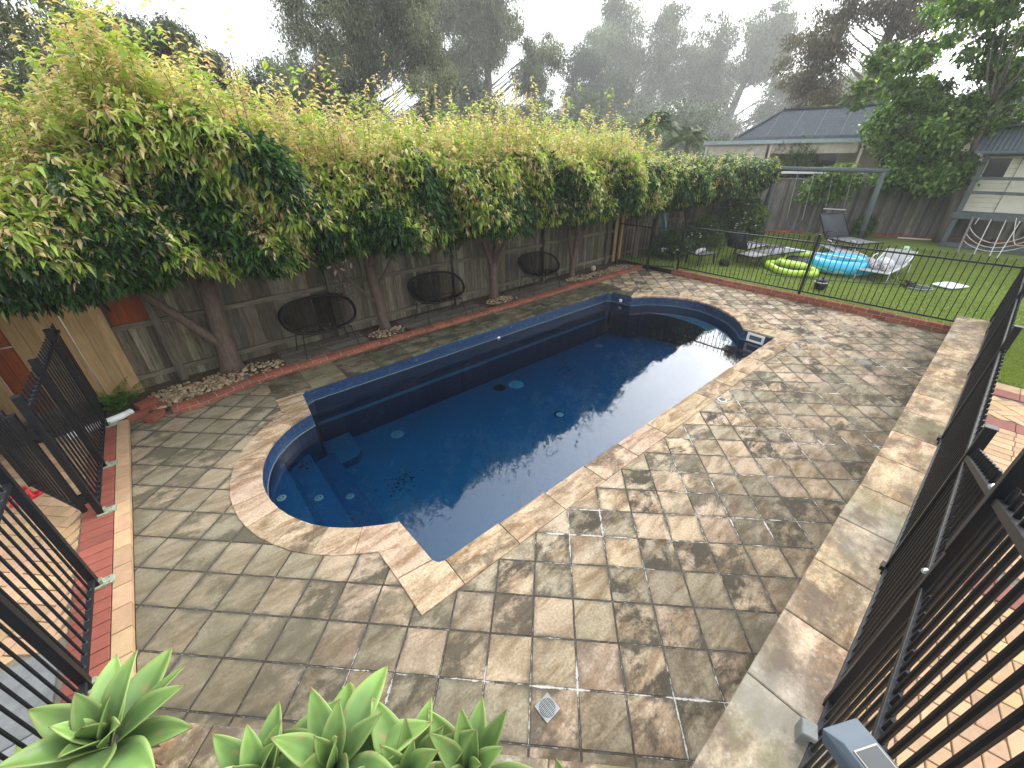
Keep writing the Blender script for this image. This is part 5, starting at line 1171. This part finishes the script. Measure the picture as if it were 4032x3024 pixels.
lounger('sun_lounger',(14.95,4.02),math.radians(163),2.25,.7,0,.30,M['black'],MF['grey'],'black framed lounger lying flat, nearest the pool fence, with the cleaning pole across it',DG,width=.64)
lounger('sun_lounger',(14.85,5.02),math.radians(170),1.85,.62,math.radians(58),.32,M['black'],MF['grey'],'black framed lounger with its charcoal back raised, under the flowering shrubs',DG,fabback=MF['dark'])
lounger('sun_lounger',(16.55,2.55),math.radians(62),1.95,.85,math.radians(52),.44,M['black'],MF['grey'],'large black lounger with a steeply raised dark back in front of the swing set',DG,width=.95,fabback=MF['dark'])
lounger('sun_lounger',(15.35,2.62),math.radians(33),1.9,.6,0,.24,MW,MF['light'],'white framed lounger lying flat behind the blue ring float',WG,arms=True)
lounger('sun_lounger',(13.45,1.80),math.radians(-4),2.1,.75,math.radians(20),.26,MW,MF['light'],'white framed lounger nearest the pool fence, holding rolled striped towels',WG)
# footstool with rolled towel
fs=empty('footstool',(12.15,5.62,GZ),'small dark mesh footstool beside the flowering shrub, holding a striped towel','stool',rz=-.35)
b=MB(); 
for y in (-.25,.25): b.bar((-.3,y,.31),(.3,y,.31),.03,.03)
for x in (-.3,.3): b.bar((x,-.25,.31),(x,.25,.31),.03,.03)
b.build('frame',M['black'],fs,world=False); b=MB(); b.box(-.28,.28,-.23,.23,.318,.328); b.build('seat',MF['dark'],fs,world=False)
for x in (-.28,.28):
    for y in (-.23,.23): b=MB(); b.bar((x,y,.30),(x*1.05,y*1.05,0),.026,.026); b.build('leg',M['black'],fs,world=False)
def stripe_mat(name,a,c,sc):
    m,t,p=newmat(name); g=t.nodes.new('ShaderNodeTexCoord').outputs['Object']; w=t.nodes.new('ShaderNodeTexWave'); w.inputs['Scale'].default_value=sc; w.inputs['Distortion'].default_value=.6; t.links.new(g,w.inputs[0])
    t.links.new(ramp(t,w.outputs[1],[(.42,a),(.5,c)]),p.inputs[0]); p.inputs['Roughness'].default_value=.95; return m
ST=stripe_mat('striped_towelling',(.035,.012,.022),(.62,.58,.60),5.5)
def roll(name,p,rz,L,r,mat,lab,grp=None,bend=.0,cat='towel'):
    b=MB(); pts=[]; rs=[]
    for k in range(11):
        t_=k/10; pts.append((L*(t_-.5),bend*math.sin(t_*math.pi)+.006*math.sin(t_*17),0)); rs.append(r*(.8+.25*math.sin(t_*math.pi)**.5+.05*math.sin(t_*23)))
    b.tube(pts,rs,12); o=b.build(name,mat,smooth=True); o.location=p; o.rotation_euler[2]=rz; return tag(o,lab,cat,grp)
roll('striped_towel',(12.02,5.60,GZ+.39),.15,.62,.062,ST,'striped maroon and white towel rolled on the small dark footstool',bend=.05)
roll('striped_towel',(14.05,1.98,GZ+.355),.35,.72,.085,ST,'longer striped brown and white towel roll on the white lounger, further from the fence','towels rolled on the white lounger')
roll('striped_towel',(13.85,1.68,GZ+.350),.30,.42,.082,ST,'shorter striped brown and white towel roll at the foot of the white lounger','towels rolled on the white lounger')
roll('white_towel',(14.32,1.72,GZ+.360),.5,.50,.10,simple('white_towelling',(.66,.68,.74),.95,0,.15,7,.4,90),'crumpled white towel next to the striped rolls on the white lounger')
b=MB(); b.lathe([(.0,.0),(.10,.0),(.105,.05),(.08,.10),(.03,.125)],n=12); o=b.build('sun_hat',stripe_mat('green_print',(.08,.35,.38),(.55,.62,.25),9),smooth=True); o.location=(15.62,1.62,GZ+.50); o.rotation_euler=(.4,.3,0); tag(o,'small green and blue patterned cloth perched on the head of the white lounger','cloth')
# long cleaning pole
e=empty('cleaning_pole',(13.75,5.15,.62),'long telescopic pole, purple then white, lying across lounger and blue ring','pole'); A=Vector((13.75,5.15,.64)); B=Vector((14.12,4.1,.56)); Cc=Vector((14.15,2.35,.50))
b=MB(); b.tube([A,B],.016,8); b.build('purple_section',simple('purple_tube',(.13,.05,.33),.35,0,.1),e); b=MB(); b.tube([B,B.lerp(Cc,.5),Cc],.019,8); b.build('white_section',M['white'],e)
b=MB(); b.tube([A,A+Vector((-.06,.16,.02))],.02,8); b.tube([A+Vector((-.14,.12,.0)),A+Vector((-.10,.20,.10)),A+Vector((.03,.20,.10)),A+Vector((.07,.14,.0))],.022,8); b.build('handle',M['white'],e)
# blue ring float with leaf print
m,t,p=newmat('blue_vinyl'); g=t.nodes.new('ShaderNodeTexCoord').outputs['Object']; nz=noise(t,mapping(t,g,(1,1,2.5)),2.2,3,.6,2.0); sx=t.nodes.new('ShaderNodeSeparateXYZ'); t.links.new(g,sx.inputs[0])
low=ramp(t,sx.outputs[2],[(.14,1),(.20,0)]); c=mix(t,math_(t,'MULTIPLY',low,ramp(t,nz,[(.50,0),(.53,1)])),(.035,.42,.66),(.35,.62,.58)); nz2=noise(t,g,7,3,.6,3); c=mix(t,math_(t,'MULTIPLY',low,ramp(t,nz2,[(.60,0),(.62,1)])),c,(.01,.20,.20)); t.links.new(c,p.inputs[0]); p.inputs['Roughness'].default_value=.22; M['ring']=m
b=MB(); R1,r1=.58,.20; V=[];F=[]
for i in range(48):
    a=i*math.pi/24; rr=r1*(1+.012*math.sin(i*3))
    for j in range(18): q=j*math.pi/9; V.append(((R1+rr*math.cos(q))*math.cos(a)*(1.10),(R1+rr*math.cos(q))*math.sin(a),.19+rr*.92*math.sin(q)))
for i in range(48):
    for j in range(18): F.append((i*18+j,((i+1)%48)*18+j,((i+1)%48)*18+(j+1)%18,i*18+(j+1)%18))
b.add(V,F); rf_=empty('pool_float',(14.2,2.62,GZ),'inflated turquoise ring float with leaf pattern lying on the lawn','pool float'); b.build('ring',M['ring'],rf_,world=False,smooth=True)
b=MB(); b.tube([(-.04,-.62,.385),(-.04,-.62,.40)],.02,8); b.build('valve',M['white'],rf_,world=False)
# lime floats with black mesh centre
LM=simple('lime_vinyl',(.42,.62,.05),.35,0,.12,9)
def lime(loc,rz,tilt,lab,s=1.0):
    e=empty('mesh_float',loc,lab,'pool float','lime green mesh floats',rz); e.rotation_euler=(tilt[0],tilt[1],rz)
    P=[(-.58,-.38),(.0,-.50),(.55,-.34),(.62,.05),(.48,.40),(.0,.44),(-.5,.38),(-.66,.0)]; P=[(x*s,y*s) for x,y in P]; pts=catmull([P[-1]]+P+[P[0],P[1]],5)[5:-5]
    b=MB(); b.tube([(x,y,.085+.008*math.sin(i*1.1)) for i,(x,y) in enumerate(pts)],.083,12,cap=False); b.build('tube',LM,e,world=False,smooth=True)
    b=MB(); q=[(x*.9,y*.9,.06) for x,y in pts[:-1]]; b.add(q+[(0,0,.03)],[(i,(i+1)%len(q),len(q)) for i in range(len(q))]); b.build('mesh_sling',simple('black_sling_mesh',(.03,.032,.035),.8,0,.2,60),e,world=False,solid=.006)
lime((13.18,3.55,GZ+.0),.75,(0,0),'lime green mesh float lying nearest the pool fence, flat on the grass')
lime((14.12,3.62,GZ+.06),.1,(.0,-.07),'lime green mesh float overlapping the other one, next to the blue ring')
# black lidded pot
e=empty('lidded_pot',(11.78,2.42,GZ),'small black lidded pot with a pale rim on the lawn by the fence','pot'); b=MB(); b.lathe([(.085,0),(.115,.02),(.13,.10),(.13,.17)],n=24); b.build('pot_body',M['black'],e,world=False,smooth=True)
b=MB(); b.lathe([(.138,.168),(.145,.178),(.138,.19)],n=24); b.build('rim',simple('pale_rim',(.55,.57,.58),.4),e,world=False); b=MB(); b.lathe([(.128,.19),(.11,.225),(.06,.25),(.02,.255),(.02,.275),(.028,.285),(.01,.29)],n=24); b.build('lid',M['black'],e,world=False,smooth=True)
# leaf skimmer: dark pole and net on the grass
e=empty('leaf_skimmer',(12.6,2.9,GZ),'long dark pole with a leaf net lying on the lawn behind the pool fence','pool net'); b=MB(); b.tube([(12.27,3.75,.15),(12.62,2.94,.15),(12.98,2.15,.15),(13.58,1.25,.16)],.013,6); b.build('pole',simple('dark_green_pole',(.04,.07,.06),.4),e)
b=MB(); pts=catmull([(13.55,1.12),(13.40,.98),(13.42,.74),(13.62,.62),(13.84,.72),(13.82,.98),(13.68,1.10)],4); b.tube([(x,y,.16) for x,y in pts],.012,6); b.build('net_frame',simple('grey_frame',(.25,.28,.30),.4),e)
b=MB(); q=[(x*.97+.03*13.62,y*.97+.03*.87,.158) for x,y in pts]; b.add(q+[(13.62,.87,.145)],[(i,i+1,len(q)) for i in range(len(q)-1)]+[(len(q)-1,0,len(q))]); b.build('net',simple('dark_net',(.025,.03,.03),.9),e,solid=.004)
n=60; o=leaves('wet_leaves',np.c_[rg.normal(13.6,.10,n),rg.normal(1.08,.07,n),rg.uniform(.17,.25,n)],rg.normal(0,1,(n,3)),rg.uniform(.06,.12,n),rg.uniform(.03,.06,n),np.array([.07,.06,.035])*rg.uniform(.5,1.5,(n,1)),M['litter'],None); tag(o,'small heap of dark wet leaves by the skimmer net on the lawn','leaf heap')
# white tray
e=empty('plastic_tray',(14.3,.40,GZ),'shallow white plastic tray lying on the lawn','tray',rz=-.45); b=MB(); P=catmull([(.30,.17),(.30,-.17),(.22,-.22),(-.22,-.22),(-.30,-.17),(-.30,.17),(-.22,.22),(.22,.22),(.30,.17)],3)[:-1]; n=len(P)
b.add([(x*.78,y*.74,.012) for x,y in P]+[(x*.86,y*.84,.05) for x,y in P]+[(x,y,.055) for x,y in P]+[(x*1.01,y*1.01,.035) for x,y in P],[tuple(range(n))]+[(k*n+i,k*n+(i+1)%n,(k+1)*n+(i+1)%n,(k+1)*n+i) for k in range(3) for i in range(n)])
b.build('tray_body',M['white'],e,world=False,smooth=False,solid=.004)
# black bag lump
b=MB(); b.lathe([(.11,0),(.15,.05),(.145,.12),(.10,.18),(.03,.205)],n=14); b.v=[(x*(1+.12*math.sin(z*40+x*30)),y*(1+.1*math.cos(x*25)),z) for x,y,z in b.v]; o=b.build('black_bag',simple('black_fabric',(.008,.008,.01),.85),smooth=True); o.location=(12.44,5.02,GZ); tag(o,'small rounded black bag on the grass under the flat dark lounger','bag')
# garden hose loop on the side lawn
b=MB(); b.tube([(8.35,-.98,.36),(8.30,-1.08,.355),(8.12,-1.2,.35),(8.0,-1.5,.35),(8.1,-2.0,.35)],.011,6); tag(b.build('garden_hose',simple('pale_green_hose',(.25,.42,.36),.5),smooth=True),'pale green garden hose on the lawn right of the black fence','hose')
# blue plank against the fence
pb_=MB(); pb_.bar((12.55,6.95,.20),(12.95,7.66,1.62),.17,.05,up=(1,-.3,0)); tag(pb_.build('blue_plank',simple('faded_blue_paint',(.17,.34,.46),.6,0,.15,5,dirt=(9,.62,(.40,.46,.50))),bevel=.006),'long faded blue board leaning against the paling fence beyond the pool gate','board')
b=MB(); b.box(11.28,11.42,7.35,7.42,.1,1.9,(.7,.72,.75)); tag(b.build('timber_post',M['woodback']),'old grey timber post standing beyond the far corner of the pool fence','post')

# ------------------------------------------------------------------ swing set
sw=empty('swing_frame',(18.8,4.8,GZ),'grey painted timber swing frame with one top beam and two leaning posts','swing frame')
TA=Vector((18.42,6.4,2.50)); TB=Vector((19.2,3.40,2.46))
b=MB(); d=(TB-TA).normalized(); b.tube([TA-d*.15,TA.lerp(TB,.5),TB+d*.12],.075,12); b.build('beam',M['treated'],sw,smooth=True)
b=MB(); b.tube([(18.46,6.30,.05),(18.40,6.42,2.46)],[.085,.08],12); b.build('post',M['treated'],sw,smooth=True); b=MB(); b.tube([(19.24,3.32,.05),(19.20,3.40,2.42)],[.085,.08],12); b.build('post',M['treated'],sw,smooth=True)
b=MB(); b.tube([(19.5,6.9,.05),(18.5,6.42,2.4)],[.08,.075],10); b.build('brace',M['treated'],sw,smooth=True); 
CH=simple('galvanised_chain',(.32,.32,.32),.5,.4)
def bp(t_): return TA.lerp(TB,t_)-Vector((0,0,.07))
e=empty('belt_swing',tuple(bp(.30)),'blue belt swing hanging from chains at the left of the swing frame','swing')
s0,s1=Vector((18.2,5.52,.84)),Vector((18.34,5.05,.86))
b=MB(); b.tube([bp(.22),s0],.009,5); b.build('chain',CH,e); b=MB(); b.tube([bp(.38),s1],.009,5); b.build('chain',CH,e)
b=MB(); pts=[s0.lerp(s1,k/10)-Vector((0,0,.27*math.sin(k/10*math.pi)**.8)) for k in range(11)]
for p_,q_ in zip(pts[:-1],pts[1:]): b.bar(p_,q_,.17,.012)
b.build('belt_seat',simple('blue_rubber',(.03,.06,.26),.4),e)
e=empty('trapeze_swing',tuple(bp(.65)),'trapeze bar hanging on two ropes in the middle of the swing frame','swing')
s0,s1=Vector((18.95,4.60,1.22)),Vector((19.07,4.08,1.22)); b=MB(); b.tube([bp(.56),s0],.009,5); b.build('rope',CH,e); b=MB(); b.tube([bp(.74),s1],.009,5); b.build('rope',CH,e)
b=MB(); b.tube([s0+Vector((-.015,.06,0)),s1-Vector((-.015,.06,0))],.02,8); b.build('bar',simple('pale_bar',(.5,.5,.48),.5),e)

# ------------------------------------------------------------------ playhouse
ph=empty('playhouse',(21.2,-.3,GZ),'raised grey timber playhouse with cream boarded walls and corrugated roof','playhouse')
px,py0,py1=20.75,1.28,-1.5
for x in (px,px+1.75):
    for y in (py0,py1): b=MB(); b.box(x-.065,x+.065,y-.065,y+.065,.05,2.98); b.build('post',M['treated'],ph)
b=MB(); b.box(px-.12,px+1.85,py1-.1,py0+.12,1.05,1.24); b.build('deck',M['treated'],ph,bevel=.005)
b=MB(); b.box(px-.08,px+.04,py1-.1,py0+.1,2.86,3.0); b.box(px+1.7,px+1.8,py1-.1,py0+.1,2.86,3.0); b.build('top_beam',M['treated'],ph)
for z in (1.84,2.25): b=MB(); b.box(px-.085,px-.02,py1,py0+.10,z-.045,z+.045); b.build('rail',M['treated'],ph,bevel=.008)
cream=simple('cream_paint',(.70,.67,.56),.6,0,.06,5)
b=MB(); x=px+.42
z=1.245
while z<2.85: b.box(x,x+.05,py1,py0-.02,z,min(2.87,z+.135),(1,1,1)); z+=.142
b.box(x+.008,x+.06,py1,py0-.03,1.24,2.86,(.45,.42,.36))
b.build('wall',cream,ph,bevel=.003)
b=MB(); b.box(x+.05,x+1.25,py0-.07,py0-.02,1.24,2.87); b.box(x+1.25,x+1.3,py1,py0-.02,1.24,2.87); b.build('side_wall',cream,ph)
b=MB(); b.box(x-.018,x-.003,.72,1.20,2.24,2.80); pw_=b.build('window',M['glass'],ph)
b=MB()
for a in ((.69,1.23,2.80,2.84),(.69,1.23,2.20,2.24)): b.box(x-.03,x-.004,a[0],a[1],a[2],a[3])
b.box(x-.03,x-.004,.69,.72,2.24,2.80); b.box(x-.03,x-.004,1.20,1.23,2.24,2.80); b.build('window_frame',cream,pw_)
b=MB(); b.box(x-.03,x-.005,-.28,.50,1.26,2.82); dr=b.build('door',cream,ph); b=MB(); b.box(x-.034,x-.030,.50,.512,1.26,2.84,(.05,.05,.05)); b.box(x-.034,x-.030,-.30,-.285,1.26,2.84,(.05,.05,.05)); b.build('door_gap',M['black'],dr); b=MB(); b.box(x-.07,x-.03,.40,.45,2.02,2.10); b.build('handle',M['white'],dr)
# corrugated roof
b=MB(); V=[];F=[]; ny=90
for i in range(ny+1):
    y=py0+.28+(py1-.3-py0-.28)*i/ny; z_=.022*math.cos(i*math.pi/1.5)
    V+= [(px-.30,y,2.99+z_),(px+.85,y,3.66+z_),(px+2.0,y,2.99+z_)]
for i in range(ny): k=i*3; F+=[(k,k+3,k+4,k+1),(k+1,k+4,k+5,k+2)]
b.add(V,F); rfm=simple('slate_blue_steel',(.085,.105,.125),.45,.2,.1,4); rr_=b.build('roof',rfm,ph,solid=.01)
b=MB(); b.bar((px+.85,py0+.3,3.70),(px+.85,py1-.3,3.70),.22,.03); b.build('ridge_cap',rfm,rr_)
b=MB(); b.bar((px-.32,py0+.3,2.97),(px-.32,py1-.3,2.97),.03,.07); b.bar((px-.31,py0+.29,2.98),(px+.85,py0+.29,3.66),.03,.06); b.build('fascia',rfm,rr_)
b=MB()
for y,z in ((py0+.02,.33),(0.2,.33)): b.box(px-.1,px+1.8,y-.03,y+.03,.14,.30)
b.box(px-.10,px-.04,py1,py0,.14,.30); b.build('sandpit_edge',M['treated'],ph)
b=MB(); b.box(px-.04,px+1.7,py1,py0,.12,.17); b.build('sand',simple('dirty_sand',(.20,.17,.13),.95,0,.3,5),ph)
# rope climbing net in front of the deck
cn=empty('climbing_net',(20.1,.3,GZ),'slack white rope climbing net sloping from the playhouse deck to the grass','rope net')
RP=simple('white_rope',(.62,.60,.56),.9,0,.1)
for (a,c) in (((20.60,.88,1.12),(19.65,.78,.13)),((20.60,-.62,1.12),(19.65,-.66,.13))): b=MB(); b.bar(a,c,.05,.05); b.build('side_pole',M['woodback'],cn)
ropes=[((20.62,.74,1.12),(20.58,.76,.92),.0),((20.62,.46,1.1),(19.7,.40,.14),.02),((20.62,.14,1.1),(19.55,.05,.14),.02),((20.62,-.16,1.1),(19.5,-.12,.14),.02),((20.62,-.05,1.18),(20.0,-.50,.5),.30)]
for a,c,sg in ropes:
    b=MB(); a=Vector(a);c=Vector(c); b.tube([a.lerp(c,k/8)-Vector((0,0,sg*math.sin(k/8*math.pi))) for k in range(9)],.011,5); b.build('rope',RP,cn)
for k,(h_,sg) in enumerate(((.86,.50),(.66,.40),(.48,.30))):
    f=(1.12-h_)/.99; a=Vector((20.6-.95*f,.86-.1*f,h_)); c=Vector((20.6-.95*f,-.62,h_+.06)); b=MB(); b.tube([a.lerp(c,j/14)-Vector((0,0,sg*.9*math.sin(j/14*math.pi)**.8)) for j in range(15)],.010,5); b.build('rope',RP,cn)
# pale edging and bits at the base of the back fence
b=MB(); b.bar((21.55,2.6,.16),(21.9,1.7,.16),.04,.04); tag(b.build('white_pipe',M['white']),'thin white pipe lying along the foot of the back fence near the playhouse','pipe')

# ------------------------------------------------------------------ houses behind
def hip_house(name,loc,rz,Lu,Dp,zw,zr,hip,roofm,wallm,lab,win):
    """u along local +x, depth along local +y; wall height zw, ridge zr"""
    e=empty(name,(loc[0],loc[1],0),lab,'house',rz=rz); o=.35
    b=MB(); b.box(0,Lu,0,Dp,0,zw); wl=b.build('wall',wallm,e,world=False)
    b=MB(); b.add([(-o,-o,zw),(Lu+o,-o,zw),(Lu+o,Dp+o,zw),(-o,Dp+o,zw),(hip,Dp/2,zr),(Lu-hip,Dp/2,zr)],[(0,1,5,4),(1,2,5),(2,3,4,5),(3,0,4),(3,2,1,0)]); rf=b.build('roof',roofm,e,world=False)
    b=MB(); b.bar((-o,-o-.04,zw-.02),(Lu+o,-o-.04,zw-.02),.12,.12); b.bar((-o-.04,-o,zw-.02),(-o-.04,Dp+o,zw-.02),.12,.12); b.build('gutter',simple('blue_grey_gutter',(.10,.125,.14),.7),rf)
    b=MB(); b.bar((hip,Dp/2,zr+.03),(Lu-hip,Dp/2,zr+.03),.2,.06); b.bar((-o,-o,zw+.04),(hip,Dp/2,zr+.03),.14,.06); b.bar((Lu+o,-o,zw+.04),(Lu-hip,Dp/2,zr+.03),.14,.06); b.build('ridge_tiles',roofm,rf)
    for (u0,u1,z0,z1) in win:
        b=MB(); b.box(u0,u1,-.03,.02,z0,z1); w=b.build('window',M['glass'],e,world=False); b=MB()
        for a in ((u0-.05,u1+.05,z0-.05,z0),(u0-.05,u1+.05,z1,z1+.05),(u0-.05,u0,z0,z1),(u1,u1+.05,z0,z1),((u0+u1)/2-.02,(u0+u1)/2+.02,z0,z1)): b.box(a[0],a[1],-.06,-.03,a[2],a[3])
        b.build('frame',simple('window_frame_white',(.6,.6,.58),.5),w)
    return e
m,t,p=newmat('charcoal_roof_tiles'); g=t.nodes.new('ShaderNodeTexCoord').outputs['Object']; br=t.nodes.new('ShaderNodeTexBrick'); br.inputs['Scale'].default_value=1; br.inputs['Brick Width'].default_value=.3; br.inputs['Row Height'].default_value=.3; br.inputs['Mortar Size'].default_value=.018
br.inputs['Color1'].default_value=(.055,.064,.078,1); br.inputs['Color2'].default_value=(.07,.08,.096,1); br.inputs['Mortar'].default_value=(.05,.055,.065,1); t.links.new(g,br.inputs[0]); t.links.new(br.outputs[0],p.inputs[0]); p.inputs['Roughness'].default_value=.9; p.inputs['Specular IOR Level'].default_value=.15; M['rooft']=m
creamw=simple('cream_render',(.55,.48,.38),.85,0,.05,2)
ang=math.atan2(-.943,.332)
h1=hip_house('house',(22.95,9.8),ang,9.0,5.2,3.62,4.85,1.3,M['rooft'],creamw,'neighbouring cream house with a charcoal tiled roof beyond the end of the hedge',[(2.0,3.9,2.3,3.35),(5.5,6.4,2.3,3.2)])
# solar heating strips on the roof, patio roof and blind
b=MB()
for k in range(8):
    u=.9+k*.93; b.add([(u,-.25,3.70),(u+.02,-.25,3.70),(u+.02+.35,2.3,4.80),(u+.35,2.3,4.80)],[(0,1,2,3)])
b.build('roof_battens',simple('pale_batten',(.13,.145,.165),.8),h1,world=False,solid=.02)
b=MB(); b.box(-1.5,6.0,-1.9,-.38,3.40,3.46); b.box(-1.5,6.0,-1.96,-1.86,3.36,3.50,(1.5,1.6,1.6)); b.build('patio_roof',simple('pale_metal_roof',(.20,.225,.24),.7),h1,world=False)
for u in (-1.4,1.2,4.4): b=MB(); b.box(u,u+.09,-1.85,-1.76,0,3.4); b.build('patio_post',creamw,h1,world=False)
b=MB(); b.box(1.3,4.3,-1.80,-1.76,2.98,3.38); b.box(-1.3,1.1,-1.80,-1.76,2.2,3.38); b.build('blind',simple('beige_blind',(.45,.40,.33),.9),h1,world=False)
h2=hip_house('house',(25.3,2.6),ang,9.0,6.5,4.4,6.6,2.6,M['rooft'],creamw,'second cream house with a grey tiled roof glimpsed through the leafy tree',[(1.2,2.4,2.6,3.7),(4.0,5.2,2.6,3.7)])
# carport roof behind the fence
b=MB(); b.box(0,3.9,-.06,1.6,2.22,2.40); o=b.build('carport_roof',M['white']); o.location=(20.25,7.55,.05); o.rotation_euler[2]=math.atan2(-17.6,7.38); tag(o,'low pale flat roof edge showing just above the back fence under the round bush','roof')

# ------------------------------------------------------------------ mist
hz=bpy.data.materials.new('mist'); hz.use_nodes=True; t=hz.node_tree; t.nodes.clear(); oo=t.nodes.new('ShaderNodeOutputMaterial'); pv=t.nodes.new('ShaderNodeVolumePrincipled')
pv.inputs['Color'].default_value=(1,1,1,1); pv.inputs['Density'].default_value=HAZE; pv.inputs['Anisotropy'].default_value=.2; t.links.new(pv.outputs[0],oo.inputs['Volume'])
if HAZE>0:
    b=MB(); b.box(-300,480,-300,480,-1.6,60); o=b.build('haze',hz); tag(o,kind='stuff'); o.display_type='WIRE'
